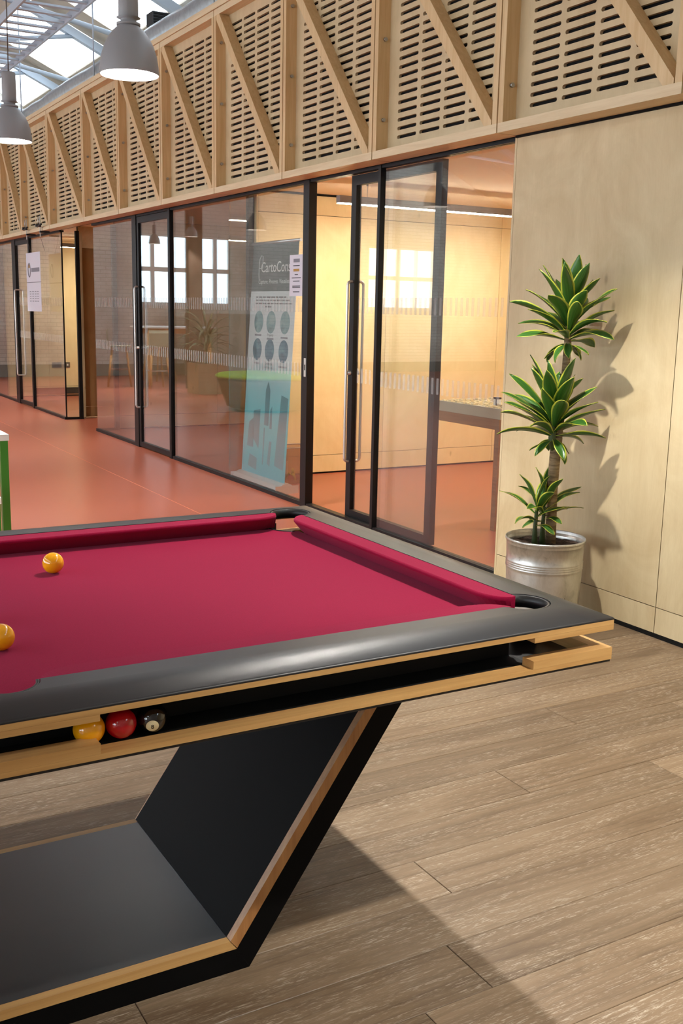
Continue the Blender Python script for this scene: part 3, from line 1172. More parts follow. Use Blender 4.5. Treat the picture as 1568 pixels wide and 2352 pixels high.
def build_rail():
    bm = bmesh.new()
    ds = [0, .0015, .004, .008, .013, .019, .026, .034, .043, .053, RC]
    rings = []
    NX, NY = 40, 24

    def ring(d, z):
        a, b, c, e = XO0 + d, XO1 - d, YO0 + d, YO1 - d
        pts = [(a + (b - a) * k / NX, c) for k in range(NX)] + [(b, c + (e - c) * k / NY) for k in range(NY)] + \
              [(b - (b - a) * k / NX, e) for k in range(NX)] + [(a, e - (e - c) * k / NY) for k in range(NY)]
        return [bm.verts.new((x, y, z)) for x, y in pts]
    rings.append(ring(0, .7972))
    for k, d in enumerate(ds):
        rings.append(ring(d, rail_z(d) - (.0016 if k == 0 else 0)))
    n = len(rings[0])
    for r in range(len(rings) - 1):
        for k in range(n):
            e = (k + 1) % n
            f = bm.faces.new((rings[r][k], rings[r][e], rings[r + 1][e], rings[r + 1][k]))
            f.smooth = r > 0
    iv = []
    for p in inner:
        if not iv or (Vector(p) - iv[-1].co.xy).length > 1e-5:
            iv.append(bm.verts.new((p[0], p[1], ZR)))
    top = rings[-1]
    eds = [bm.edges.get((top[k], top[(k + 1) % n])) for k in range(n)]
    eds += [bm.edges.new((iv[k], iv[(k + 1) % len(iv)])) for k in range(len(iv))]
    bmesh.ops.triangle_fill(bm, use_beauty=True, use_dissolve=False, edges=eds)
    low = [bm.verts.new((v.co.x, v.co.y, .7895)) for v in iv]
    for k in range(len(iv)):
        e = (k + 1) % len(iv)
        bm.faces.new((iv[k], iv[e], low[e], low[k]))
    b0 = rings[0]
    eds = [bm.edges.get((b0[k], b0[(k + 1) % n])) for k in range(n)]
    lo2 = [bm.verts.new((v.co.x, v.co.y, .7972)) for v in low]
    for k in range(len(low)):
        e = (k + 1) % len(low)
        bm.faces.new((low[k], low[e], lo2[e], lo2[k]))
    eds += [bm.edges.get((lo2[k], lo2[(k + 1) % len(lo2)])) for k in range(len(lo2))]
    bmesh.ops.triangle_fill(bm, use_beauty=True, use_dissolve=False, edges=eds)
    bmesh.ops.recalc_face_normals(bm, faces=bm.faces)
    m = MB()
    bm.verts.index_update()
    m.v = [tuple(v.co) for v in bm.verts]
    for f in bm.faces:
        m.f.append(tuple(v.index for v in f.verts))
        m.sm.append(f.smooth)
    bm.free()
    return m


L(build_rail()).build('rail', 'black_rail', pt)

# pocket liners: short rubber collars that drop into the gap
for (c, a) in ctrs:
    r = MR if a in (90, 270) else CR
    span = 88 if a in (90, 270) else 118
    m = MB()
    pa = arc(c[0], c[1], r - .001, a - span, a + span, 20)
    pb = arc(c[0], c[1], r - .007, a - span, a + span, 20)
    n = len(pa)
    for z in (.7905, .8165):
        for q in (pa, pb):
            m.v += [(x, y, z) for x, y in q]
    for k in range(n - 1):
        m.f += [(k, k + 1, 2 * n + k + 1, 2 * n + k), (n + k, 3 * n + k, 3 * n + k + 1, n + k + 1),
                (2 * n + k, 2 * n + k + 1, 3 * n + k + 1, 3 * n + k), (k, n + k, n + k + 1, k + 1)]
    m.sm = [True] * len(m.f)
    L(m).build('pocket_liner', 'liner', pt)

# slate bed with cloth: rectangle with the six pocket bites
bed = []
BE = .0335


def bed_outline():
    e0, e1, f0, f1 = XW - BE, XE + BE, YN - BE, YF + BE
    out = []

    def bite(c, r, a0, a1, n=10):
        return arc(c[0], c[1], r, a0, a1, n)
    q = math.degrees(math.asin((CP - BE) / .058))
    out += bite(ctrs[0][0], .058, 90 - q, q)
    qm = math.degrees(math.asin((CW - .004 - BE) / .05))
    out += bite(ctrs[1][0], .05, 180 - qm, qm, 14)
    out += bite(ctrs[2][0], .058, 180 - q, 90 + q)
    out += bite(ctrs[3][0], .058, 270 - q, 180 + q)
    out += bite(ctrs[4][0], .05, 360 - qm, 180 + qm, 14)
    out += bite(ctrs[5][0], .058, 360 - q, 270 + q)
    return out


bo = bed_outline()
L(MB().prism(bo, .7585, ZBED, 2)).build('bed_cloth', 'cloth', pt)
# slate and carcass below the cloth
L(BX(XW + .07, XE - .07, YN + .052, YF - .052, .7125, .758)).build('slate', 'black_in', pt)


def cushion(p, q, nrm, jaw_p, jaw_q):
    """wedge of rubber under cloth along p->q (back line), nose offset CW along nrm, jaw cut-backs at both ends"""
    p, q, nrm = Vector(p), Vector(q), Vector(nrm)
    d = (q - p).normalized()
    ln = (q - p).length
    m = MB()
    N = 40
    rows = []
    for i in range(N + 1):
        # denser at the ends
        t = i / N
        s_ = .5 - .5 * math.cos(PI * t)
        u = ln * s_
        w = CW
        for jaw, dist in ((jaw_p, u), (jaw_q, ln - u)):
            if dist < jaw:
                w *= math.sqrt(max(0.0, 1 - (1 - dist / jaw) ** 2.2)) * .97 + .03
        b = p + d * u
        nz = b + nrm * w
        nm = b + nrm * max(w - .004, w * .8)
        lo = b + nrm * max(w - .031, w * .3)
        rows.append([(b.x, b.y, ZR - .0012), (nm.x, nm.y, ZNOSE + .0008), (nz.x, nz.y, ZNOSE - .0035),
                     (nz.x, nz.y, ZNOSE - .008), (lo.x, lo.y, ZBED + .0006), (b.x, b.y, ZBED + .0006)])
    for r in rows:
        m.v += r
    for i in range(N):
        for k in range(6):
            e = (k + 1) % 6
            m.f.append((i * 6 + k, i * 6 + e, (i + 1) * 6 + e, (i + 1) * 6 + k))
            m.sm.append(k in (1, 2))
    m.f += [tuple(range(6)), tuple(N * 6 + k for k in reversed(range(6)))]
    m.sm += [False, False]
    return L(m)


cg = .012
jA = .085
for (p, q, nrm) in [((XE - cg + .006, by0), (XM + MR + .001, by0), (0, 1)),
                    ((XM - MR - .001, by0), (XW + cg - .006, by0), (0, 1)),
                    ((XM + MR + .001, by1), (XE - cg + .006, by1), (0, -1)),
                    ((XW + cg - .006, by1), (XM - MR - .001, by1), (0, -1)),
                    ((bx1, YN + cg - .006), (bx1, YF - cg + .006), (-1, 0)),
                    ((bx0, YF - cg + .006), (bx0, YN + cg - .006), (1, 0))]:
    cushion(p, q, nrm, jA, jA).build('cushion', 'cloth', pt)

# oak edging of the upper frame: thin between the pockets, deep at the corners and middle pockets
SX0, SX1 = -3.064, -2.196           # ball slot, near right (and mirrored)
TW = .03


def edge_long(y0, y1):
    L(BX(XO0, XO1, y0, y1, .787, .7970)).build('upper_edging', 'oak_x', pt)
    for a, b in ((XO0, 2 * XM - SX1), (2 * XM - SX0, SX0), (SX1, XO1)):
        L(BX(a, b, y0, y1, .776, .7868)).build('upper_edging_block', 'oak_x', pt)


edge_long(YO0, YO0 + TW)
edge_long(YO1 - TW, YO1)
for a, b in ((XO0, XO0 + TW), (XO1 - TW, XO1)):
    L(BX(a, b, YO0 + TW, YO1 - TW, .787, .7970)).build('upper_edging', 'oak_y', pt)
    for c, d in ((YO0 + TW, YO0 + .2), (YO1 - .2, YO1 - TW)):
        L(BX(a, b, c, d, .776, .7868)).build('upper_edging_block', 'oak_y', pt)
# lower tray: oak frame, black tray floor, black underside
for (y0, y1) in ((YO0, YO0 + .034), (YO1 - .034, YO1)):
    L(BX(XO0, XO1, y0, y1, .7125, .7215)).build('tray_edging', 'oak_x', pt)
    for a, b in ((XO0, 2 * XM - SX1), (2 * XM - SX0, SX0), (SX1, XO1)):
        L(BX(a, b, y0, y1, .7217, .7385)).build('tray_edging_block', 'oak_x', pt)
for a, b in ((XO0, XO0 + .034), (XO1 - .034, XO1)):
    L(BX(a, b, YO0 + .034, YO1 - .034, .7125, .7215)).build('tray_edging', 'oak_y', pt)
    L(BX(a, b, YO0 + .034, YO1 - .034, .7217, .7385)).build('tray_edging_block', 'oak_y', pt)
L(BX(XO0 + .002, XO1 - .002, YO0 + .002, YO1 - .002, .7072, .7124)).build('tray_underside', 'black_lam', pt)
# black cheeks and inner walls of the ball channel
for (y0, y1) in ((YO0 + .10, YO0 + .112), (YO1 - .112, YO1 - .10)):
    L(BX(XW + .02, XE - .02, y0, y1, .7125, .7892)).build('channel_wall', 'black_in', pt)
for a, b in ((XE + RO - .112, XE + RO - .10), (XW - RO + .10, XW - RO + .112)):
    L(BX(a, b, YN + .03, YF - .03, .7125, .7892)).build('channel_wall', 'black_in', pt)
for (c, a) in ctrs:                 # curved ball catcher under each corner pocket
    if a in (90, 270):
        continue
    m = MB()
    pa = arc(c[0], c[1], .066, a + 60, a + 210, 16)
    n = len(pa)
    m.v = [(x, y, z) for z in (.7126, .775) for x, y in pa] + [(c[0] + (x - c[0]) * .93, c[1] + (y - c[1]) * .93, z) for z in (.7126, .775) for x, y in pa]
    for k in range(n - 1):
        m.f += [(k, k + 1, n + k + 1, n + k), (2 * n + k, 3 * n + k, 3 * n + k + 1, 2 * n + k + 1), (n + k, n + k + 1, 3 * n + k + 1, 3 * n + k)]
    m.sm = [True] * len(m.f)
    L(m).build('ball_catcher', 'liner', pt)

# base: horizontal slab and two inclined slabs; oak edging strip inside
LY0, LY1 = 1.863, 2.485
xb_, xt_ = -2.642, -2.642 + .6928 * .707
kx = .6928


def leg_poly(sgn, off0, off1, z0, z1):
    """slab between two parallel inclined lines (horizontal offsets off0/off1 inward)"""
    f = lambda x: x if sgn > 0 else 2 * XM - x
    pol = [(f(xb_ + kx * z0 - off0), z0), (f(xb_ + kx * z1 - off0), z1), (f(xb_ + kx * z1 - off1), z1), (f(xb_ + kx * z0 - off1), z0)]
    return pol if sgn > 0 else list(reversed(pol))


L(MB().prism([(2 * XM - xb_, 0), (xb_, 0), (xb_ + kx * .052 - .066, .052), (2 * XM - xb_ - kx * .052 + .066, .052)], LY0, LY1, 1)).build('base', 'black_matt', pt)
for sgn in (1, -1):
    f = (lambda x: x) if sgn > 0 else (lambda x: 2 * XM - x)
    pol = [(f(xb_), .0002), (f(xb_ + kx * .707), .707), (f(xb_ + kx * .707 - .066), .707), (f(xb_ + kx * .052 - .066), .0522)]
    L(MB().prism(pol, LY0, LY1, 1)).build('leg', 'black_matt', pt)
    zz = .074
    pol = [(f(xb_ + kx * .054 - .0665), .054), (f(xb_ + kx * .7065 - .0665), .7065), (f(xb_ + kx * .7065 - .096), .7065), (f(xb_ + kx * zz - .096), zz)]
    lp = L(MB().prism(pol, LY0, LY0 + .02, 1)).build('leg_edging', 'oak_leg', pt)
    L(MB().prism(pol, LY1 - .004, LY1, 1)).build('leg_edging', 'oak_leg', pt)
    L(MB().prism(pol, LY0 + .0202, LY1 - .0042, 1)).build('leg_lining', 'black_matt', pt)
fx0, fx1 = 2 * XM - (xb_ + kx * .054 - .0675), xb_ + kx * .054 - .0675
gx0, gx1 = 2 * XM - (xb_ + kx * .0735 - .0965), xb_ + kx * .0735 - .0965
pol = [(fx0, .0525), (fx1, .0525), (gx1, .0735), (gx0, .0735)]
L(MB().prism(pol, LY0, LY0 + .02, 1)).build('base_edging', 'oak_x', pt)
L(MB().prism(pol, LY1 - .02, LY1, 1)).build('base_edging', 'oak_x', pt)
L(MB().prism(pol, LY0 + .0202, LY1 - .0202, 1)).build('base_lining', 'black_painted_sheen', pt)

# ---- balls
RB_ = .0254
bm_ = MB().sphere(RB_, (0, 0, 0), 40, 24).mesh('pool_ball')


def ball(mat, x, y, z, label, group):
    o = bpy.data.objects.new('pool_ball', bm_.copy())
    o.data.materials.append(M[mat])
    COL.objects.link(o)
    o.location = (x, y, z)
    return tag(o, label, 'pool ball', group)


ball('yellow_ball', -2.8875, 2.459, ZBED + RB_, 'yellow pool ball lying alone on the red cloth near the far cushion', 'pool balls')
ball('yellow_ball', -3.1228, 1.929, ZBED + RB_, 'yellow pool ball on the cloth cut by the left edge near the middle pocket', 'pool balls')
ball('yellow_ball', -3.113, 2.119, ZBED + RB_, 'yellow pool ball barely showing at the left edge of the cloth', 'pool balls')
BYS, BZS = 1.556, .7125 + RB_ + .008
trk = L(BX(SX0 - .6, SX1 + .02, YO0 + .034, YO0 + .098, .7126, .7203)).build('ball_channel', 'black_in', pt)
ball('yellow_ball', -3.068, BYS, BZS, 'yellow pool ball in the side slot half behind the oak block', 'pool balls')
ball('red_ball', -3.0155, BYS, BZS, 'red pool ball in the slot under the near rail', 'pool balls')
b8 = ball('black_ball', -2.963, BYS, BZS, 'black eight ball in the slot under the near rail', 'pool balls')
# the number disc of the eight ball
spot_dir = Vector((-.27, -.85, -.22)).normalized()
m = MB()
ang = math.radians(24)
qz = spot_dir.to_track_quat('Z', 'Y')
prof = [(1e-5, RB_ + .0001)] + [(math.sin(a) * (RB_ + .0001), math.cos(a) * (RB_ + .0001)) for a in [ang * k / 5 for k in range(1, 6)]]
m.lathe(list(reversed(prof)), 28)
m.v = [tuple(qz @ Vector(v)) for v in m.v]
nsp = m.build('number_spot', 'ivory', b8)


def text_mesh(txt, size, name, mat, parent, matrix, align='LEFT', extrude=.0004, sx=1.0):
    cu = bpy.data.curves.new(name, 'FONT')
    cu.body = txt
    cu.size = size
    cu.align_x = align
    cu.extrude = extrude
    cu.resolution_u = 3
    tmp = bpy.data.objects.new('tmp_text', cu)
    COL.objects.link(tmp)
    dg = bpy.context.evaluated_depsgraph_get()
    dg.update()
    me = bpy.data.meshes.new_from_object(tmp.evaluated_get(dg))
    bpy.data.objects.remove(tmp)
    bpy.data.curves.remove(cu)
    me.transform(matrix @ Matrix.Diagonal((sx, 1, 1, 1)))
    me.materials.clear()
    me.materials.append(M[mat])
    o = bpy.data.objects.new(name, me)
    COL.objects.link(o)
    o.parent = parent
    return o


text_mesh('8', .011, 'numeral', 'black_ball', nsp, qz.to_matrix().to_4x4() @ Matrix.Translation((0, -.004, RB_ + .0002)), 'CENTER', .0002)


# ================================================================== PENDANT LAMPS
def make_pendant(top, s=1.0):
    root = empty('pendant_lamp', (0, 0, 0), 0, None, 'pendant lamp', 'grey bell pendant lamps')
    R = .1675 * s
    prof = [(R, 0), (R * 1.0, .012), (R * .985, .05), (R * .93, .105), (R * .83, .155), (R * .69, .2), (R * .52, .236), (R * .38, .257), (R * .33, .268)]
    prof = [(r, z * s) for r, z in prof]
    m = MB().lathe(prof, 40)
    shd = m.build('shade', 'lamp_grey', root)
    inn = [(max(r - .004, .002), z) for r, z in prof]
    m = MB().lathe([(R, 0)] + inn, 40)
    n0 = len(m.v)
    m.build('reflector', 'lamp_white', shd)
    MB().lathe([(.002, .262 * s), (R * .40, .262 * s), (R * .40, .276 * s), (R * .27, .282 * s), (R * .27, .30 * s), (R * .40, .306 * s), (.002, .307 * s)], 28).build('collar', 'lamp_grey', root)
    MB().lathe([(.002, .303 * s), (R * .32, .303 * s), (R * .335, .31 * s), (R * .325, .52 * s), (R * .30, .53 * s), (.002, .531 * s)], 28).build('housing', 'lamp_grey', root)
    MB().tube([(0, 0, .26 * s), (0, 0, .205 * s)], .018 * s, 10).build('lamp_holder', 'lamp_grey', root)
    MB().sphere(.033 * s, (0, 0, .176 * s), 16, 10).build('bulb', 'bulb', [c for c in root.children if c.name.startswith('lamp_holder')][0])
    MB().tube([(0, 0, .53 * s), (.006, .004, 1.0), (-.004, .006, 1.6), (0, 0, top)], .0045, 6).build('cable', 'cable', root)
    return root


def place(root, x, y, z, label):
    root.location = (x, y, z)
    root['label'] = label


p0 = make_pendant(2.35)
rowA = [(.165, 'grey bell pendant lamp over the near side of the pool table, out of view above'),
        (3.135, 'grey bell pendant lamp hanging level with the potted plant, out of view above'),
        (6.105, 'large grey bell pendant lamp in front of the timber boxes, nearest in view'),
        (9.075, 'grey bell pendant lamp on a brown cable at the left edge'),
        (12.045, 'grey bell pendant lamp over the hall beyond the left edge, third from the brick wall'),
        (15.015, 'grey bell pendant lamp over the hall beyond the left edge, second from the brick wall'),
        (17.985, 'grey bell pendant lamp over the hall beyond the left edge, closest to the brick wall')]
for k, (y, lb) in enumerate(rowA):
    o = p0 if k == 0 else copy_tree(p0)
    place(o, -1.44, y, 2.7, lb)
rowB = [(5.92, 'grey bell pendant lamp of the second row, by the white topped table'),
        (11.195, 'grey bell pendant lamp mirrored as a bright disc in the sliding door'),
        (16.474, 'grey bell pendant lamp mirrored as a bright disc beside the banner')]
p1 = make_pendant(4.2)
for k, (y, lb) in enumerate(rowB):
    o = p1 if k == 0 else copy_tree(p1)
    place(o, -4.245, y, 2.7, lb)
ps = make_pendant(3.3, .62)
place(ps, -3.125, 18.35, 2.50, 'small dark pendant lamp over the bar table, mirrored in the glass door')
o = copy_tree(ps)
place(o, -3.25, 16.9, 2.56, 'small dark pendant lamp beside the brown column, mirrored in the glass')


# linear pendants inside the rooms
def linear(name, x0, x1, y, z, label):
    r = empty('linear_pendant', ((x0 + x1) / 2, y, z), 0, label, 'pendant lamp')
    h = (x1 - x0) / 2
    BX(-h, h, -.028, .028, .006, .058).build('housing', 'lamp_grey', r)
    BX(-h + .004, h - .004, -.024, .024, 0, .0058).build('diffuser', 'linear', r)
    for x in (-h + .25, -h * .2, h * .5):
        MB().tube([(x, 0, .0585), (x, 0, 2.352 - z)], .0025, 6).build('wire', 'steel', r)
        MB().tube([(x, 0, 2.352 - z - .025), (x, 0, 2.352 - z)], .008, 8).build('ceiling_cup', 'socket', r)
    return r


linear('linear_pendant', .45, 2.75, 7.0, 2.185, 'long glowing linear lamp hung in the lit glazed room')
linear('linear_pendant', 1.2, 3.2, 4.3, 2.185, 'second linear lamp in the lit room, hidden behind the plywood wall')
linear('linear_pendant', .62, 2.4, 15.3, 2.205, 'linear lamp hung in the far lit room at the left')


# ================================================================== POTTED PLANT
pp = empty('potted_plant', (-.335, 3.61, 0), 0, 'tall variegated dracaena in a galvanised bucket beside the plywood wall', 'plant')
PR, PH = .182, .40
prof = [(.002, .004), (PR * .90, .004), (PR * .905, .02), (PR * .955, .25)]
for z in (.262, .272, .282, .292):
    prof += [(PR * .957, z), (PR * .972, z + .004), (PR * .958, z + .008)]
prof += [(PR * .975, PH - .012), (PR * 1.0, PH - .012), (PR * 1.01, PH - .004), (PR * 1.0, PH + .003), (PR * .985, PH), (PR * .965, PH - .04), (PR * .95, .30)]
MB().lathe(prof, 56).build('pot', 'galv', pp)
m = MB()
rng = random.Random(3)
rings, sg = 9, 40
m.v.append((0, 0, .372))
for i in range(1, rings + 1):
    for k in range(sg):
        a = 2 * PI * k / sg
        r = PR * .963 * i / rings
        m.v.append((r * math.cos(a), r * math.sin(a), .368 + rng.uniform(-.006, .007) - (.006 if i == rings else 0)))
for k in range(sg):
    m.f.append((0, 1 + k, 1 + (k + 1) % sg))
for i in range(rings - 1):
    for k in range(sg):
        a, b = 1 + i * sg, 1 + (i + 1) * sg
        m.f.append((a + k, b + k, b + (k + 1) % sg, a + (k + 1) % sg))
m.sm = [True] * len(m.f)
m.build('soil', 'soil', pp)


def P_(x, z, dy=0):
    return (x + .335, dy, z)


MB().tube([P_(-.305, .34), P_(-.307, .48), P_(-.311, .61), P_(-.308, .74), P_(-.303, .86)], [.026, .0245, .024, .0245, .026], 14).build('trunk', 'bark', pp)
MB().tube([P_(-.300, .80), P_(-.289, .93), P_(-.281, 1.03), P_(-.275, 1.16), P_(-.272, 1.27), P_(-.274, 1.36)], [.02, .0185, .018, .0175, .0175, .013], 12).build('trunk', 'bark', pp)


def leaf_mesh(length, width, elev, droop, twist, fold=.25, curl=0.0):
    """strap leaf: base at origin, grows along +X, elev start angle, droop total bend (rad)"""
    m = MB()
    N, K = 12, 4
    uv = []
    x = z = 0.0
    a = elev
    for i in range(N + 1):
        t = i / N
        w = width * (.24 + .76 * math.sin(min(1, t * 1.75) * PI / 2) ** 1.5) * (1 - max(0, (t - .5) / .5) ** 2.4)
        w = max(w, .0012)
        roll = twist * t * t
        for k in range(K + 1):
            u = k / K - .5
            up = abs(u) * 2 * fold * w * (1 - .4 * t)
            yy = u * w
            zz = up + .0025 * math.sin(t * 9 + k * 1.7 + length * 40) * (abs(u) * 2)
            y2 = yy * math.cos(roll) - zz * math.sin(roll)
            z2 = yy * math.sin(roll) + zz * math.cos(roll)
            nx, nz = -math.sin(a), math.cos(a)
            m.v.append((x + nx * z2, y2 + curl * t * t * length, z + nz * z2))
            uv.append((k / K, t))
        st = length / N
        x += math.cos(a) * st
        z += math.sin(a) * st
        a -= droop / N * (0.4 + 1.2 * t)
    for i in range(N):
        for k in range(K):
            q = i * (K + 1) + k
            m.f.append((q, q + 1, q + K + 2, q + K + 1))
            m.sm.append(True)
    m.uv = uv
    return m


def add_leaf(base, az, length, width, elev, droop, twist=0, fold=.25, curl=0.0):
    me = leaf_mesh(length, width, elev, droop, twist, fold, curl).mesh('leaf')
    me.materials.append(M['leaf'])
    o = bpy.data.objects.new('leaf', me)
    COL.objects.link(o)
    o.parent = pp
    o.location = base
    o.rotation_euler = (0, 0, az)
    sol = o.modifiers.new('thickness', 'SOLIDIFY')
    sol.thickness = .0012
    sol.offset = 0
    return o


def crown(bx_, z0, z1, n, rnd, lmax, seed, wmul=1.0, axis=0.0):
    rg = random.Random(seed)
    for i in range(n):
        t = i / (n - 1)                       # 0 lowest, 1 top
        az = i * 2.399963 + rg.uniform(-.25, .25)
        toward_wall = math.cos(az)
        ln = lmax * (.62 + .38 * math.sin(min(1, t * 1.5 + .15) * PI * .62)) * rg.uniform(.86, 1.06)
        if toward_wall > .35:
            ln *= .86
        if t < .18:
            ln *= .52
        el = -.35 + 1.75 * t ** .8 + rg.uniform(-.12, .12)
        if t < .18:
            el = rg.uniform(-.6, .2)
        dr = (.95 - .75 * t) * rg.uniform(.5, 1.25)
        w = .050 * wmul * rg.uniform(.85, 1.12) * (.62 if t < .18 else 1)
        z = z0 + (z1 - z0) * t
        add_leaf((bx_ + .335 + axis * t, 0, z), az, ln, w, el, dr, rg.uniform(-.9, .9), .28, rg.uniform(-.12, .12))


crown(-.273, 1.265, 1.395, 42, 0, .285, 11, 1.4)
crown(-.325, .835, .955, 40, 0, .305, 23, 1.42)
# side shoot carrying the middle crown
MB().tube([P_(-.312, .80), P_(-.330, .86), P_(-.330, .95)], [.018, .018, .012], 10).build('stem', 'stem', pp)
for (x, dy, z1, n, sd, lm) in ((-.410, -.015, .535, 9, 5, .19), (-.352, .0, .545, 9, 9, .20)):
    MB().tube([P_(x, .345, dy), P_(x - .004, .45, dy), P_(x, z1, dy)], [.017, .010, .008], 10).build('stem', 'stem', pp)
    rg = random.Random(sd)
    for i in range(n):
        t = i / (n - 1)
        az = i * 2.4 + sd
        add_leaf((x + .335, dy, z1 - .07 + .09 * t), az, lm * rg.uniform(.8, 1.15) * (.55 if t < .2 else 1), .046, .0 + 1.35 * t, .9 - .5 * t, rg.uniform(-.7, .7))
add_leaf(P_(-.345, .53), .05, .24, .040, .55, .5, .3)
add_leaf(P_(-.345, .50), .0, .235, .042, .25, .5, -.3)

# ================================================================== ROOM CONTENTS
# roll-up banner
bn = empty('roll_up_banner', (.115, 7.55, 0), 0, 'teal and grey roll-up banner with circular photos behind the glass', 'banner')
m = MB()
prof = [(-.09, .012), (-.085, .03), (-.06, .058), (-.025, .075), (.0, .078), (.03, .073), (.06, .055), (.085, .03), (.09, .012)]
m.prism(prof, -.42, .42, 1)
m.build('base', 'alu', bn)
BX(-.1, .1, -.425, -.42, .0, .062).build('end_cap', 'alu', bn)
BX(-.1, .1, .42, .425, .0, .062).build('end_cap', 'alu', bn)
BX(-.08, .08, -.40, .40, 0, .012).build('foot', 'alu', bn)
tilt = math.atan2(.105, 1.86)
BT = Matrix.Translation((-.01, 0, .07)) @ Matrix.Rotation(tilt, 4, 'Y')
Hs = 1.845


def on_banner(mb_, name, mat, par=None):
    mb_.v = [tuple(BT @ Vector(v)) for v in mb_.v]
    return mb_.build(name, mat, par or bn)


sh1 = on_banner(BX(-.001, .001, -.4, .4, 0, .90), 'printed_sheet', 'banner_teal')
sh2 = on_banner(BX(-.001, .001, -.4, .4, .90, 1.475), 'printed_sheet', 'banner_pale')
sh3 = on_banner(BX(-.001, .001, -.4, .4, 1.475, Hs), 'printed_sheet', 'teal_dark')
on_banner(MB().tube([(0, -.425, Hs + .008), (0, .425, Hs + .008)], .012, 10), 'top_rail', 'alu')
MB().tube([(.03, 0, .07), (.055, 0, 1.0), (.13, 0, 1.92)], .008, 8).build('support_pole', 'alu', bn)
# text reads from the hall side: left is +Y
TB = BT @ Matrix(((0, 0, -1, -.0016), (-1, 0, 0, 0), (0, 1, 0, 0), (0, 0, 0, 1)))
text_mesh('CartoConsult', .115, 'lettering', 'white_lam', sh3, TB @ Matrix.Translation((-.235, 1.625, 0)), 'LEFT', .0003, 1.0)
text_mesh('Capture. Process. Visualise.', .05, 'lettering', 'banner_pale', sh3, TB @ Matrix.Translation((-.27, 1.535, 0)), 'LEFT', .0003, 1.0)
lg = [(-.255, 1.555), (-.265, 1.60), (-.27, 1.66), (-.262, 1.73), (-.235, 1.755), (-.205, 1.75), (-.205, 1.655), (-.25, 1.655), (-.225, 1.685), (-.225, 1.66)]
lg3 = [tuple(TB @ Vector((a, b, .0005))) for a, b in lg]
MB().tube([lg3[i] for i in (0, 1, 2, 3, 4, 5, 6, 7)] + [lg3[2]], .004, 6).build('emblem', 'banner_pale', sh3)
for r, z in enumerate((1.235, 1.015)):
    for c, x in enumerate((-.225, .0, .245)):
        pol = []
        for k in range(28):
            a = 2 * PI * k / 28
            pol.append((-(x + .082 * math.cos(a)), z + .088 * math.sin(a)))
        on_banner(MB().prism(pol, -.0016, -.0011, 0), 'photo_disc', 'photo_a' if r == 0 else 'photo_b', sh2)
m = MB()
for i, (z, w) in enumerate(((1.43, .54), (1.405, .6), (1.38, .6), (1.355, .25))):
    y = -.3 if w > .3 else -.12
    while y < -.3 + w:
        l_ = random.uniform(.03, .08)
        m.box(-.0016, -.0011, -(y + l_), -y, z - .005, z + .005)
        y += l_ + .012
tag(on_banner(m, 'small_print', 'print_dark', sh2), kind='stuff')
text_mesh('Property', .03, 'caption', 'print_dark', sh2, TB @ Matrix.Translation((0, 1.125, 0)), 'CENTER', .0002)
text_mesh('Landscape', .03, 'caption', 'print_dark', sh2, TB @ Matrix.Translation((0, .90, 0)), 'CENTER', .0002)
text_mesh('Architecture', .03, 'caption', 'print_dark', sh2, TB @ Matrix.Translation((0, .87, 0)), 'CENTER', .0002)
m = MB()
for (x, z, w) in ((-.225, 1.13, .12), (.245, 1.12, .12), (-.225, .905, .1), (.245, .895, .14), (0, 1.105, .12)):
    m.box(-.0016, -.0011, -x - w / 2, -x + w / 2, z - .007, z + .007)
tag(on_banner(m, 'caption_bar', 'print_grey', sh2), kind='stuff')
for pol in ([(-.02, .42), (-.02, .70), (.02, .77), (.06, .70), (.06, .42)],
            [(.2, .12), (.26, .68), (.38, .66), (.36, .10)],
            [(-.22, .30), (-.22, .52), (-.1, .54), (-.1, .22)],
            [(-.32, .22), (-.30, .42), (-.22, .46), (-.2, .22)],
            [(.08, .4), (.08, .55), (.11, .58), (.12, .4)],
            [(-.02, .1), (-.02, .4), (.0, .4), (.0, .1)],
            [(.07, .12), (.09, .3), (.13, .3), (.12, .1)],
            [(-.28, .06), (-.26, .16), (-.12, .14), (-.12, .04)]):
    on_banner(MB().prism([(-a, b) for a, b in pol], -.0016, -.0011, 0), 'city_print', 'banner_city', sh1)

# paper notice on the glass
nt = empty('paper_notice', (-.012, 6.765, 1.5), 0, 'white paper notice stuck on the glass beside the banner', 'notice')
BX(-.0006, .0006, -.105, .105, 0, .288).build('sheet', 'paper', nt)
m = MB()
m.box(-.0012, -.0007, -.05, .045, .235, .26)
m.build('print_line', 'print_grey', nt)
BX(-.0012, -.0007, -.045, .045, .172, .19).build('print_line', 'print_gold', nt)
m = MB()
for z, w in ((.212, .05), (.15, .025), (.127, .07), (.105, .05), (.07, .06), (.06, .06), (.03, .05)):
    m.box(-.0012, -.0007, -w, w, z - .003, z + .003)
tag(m.build('print_line', 'print_dark', nt), kind='stuff')

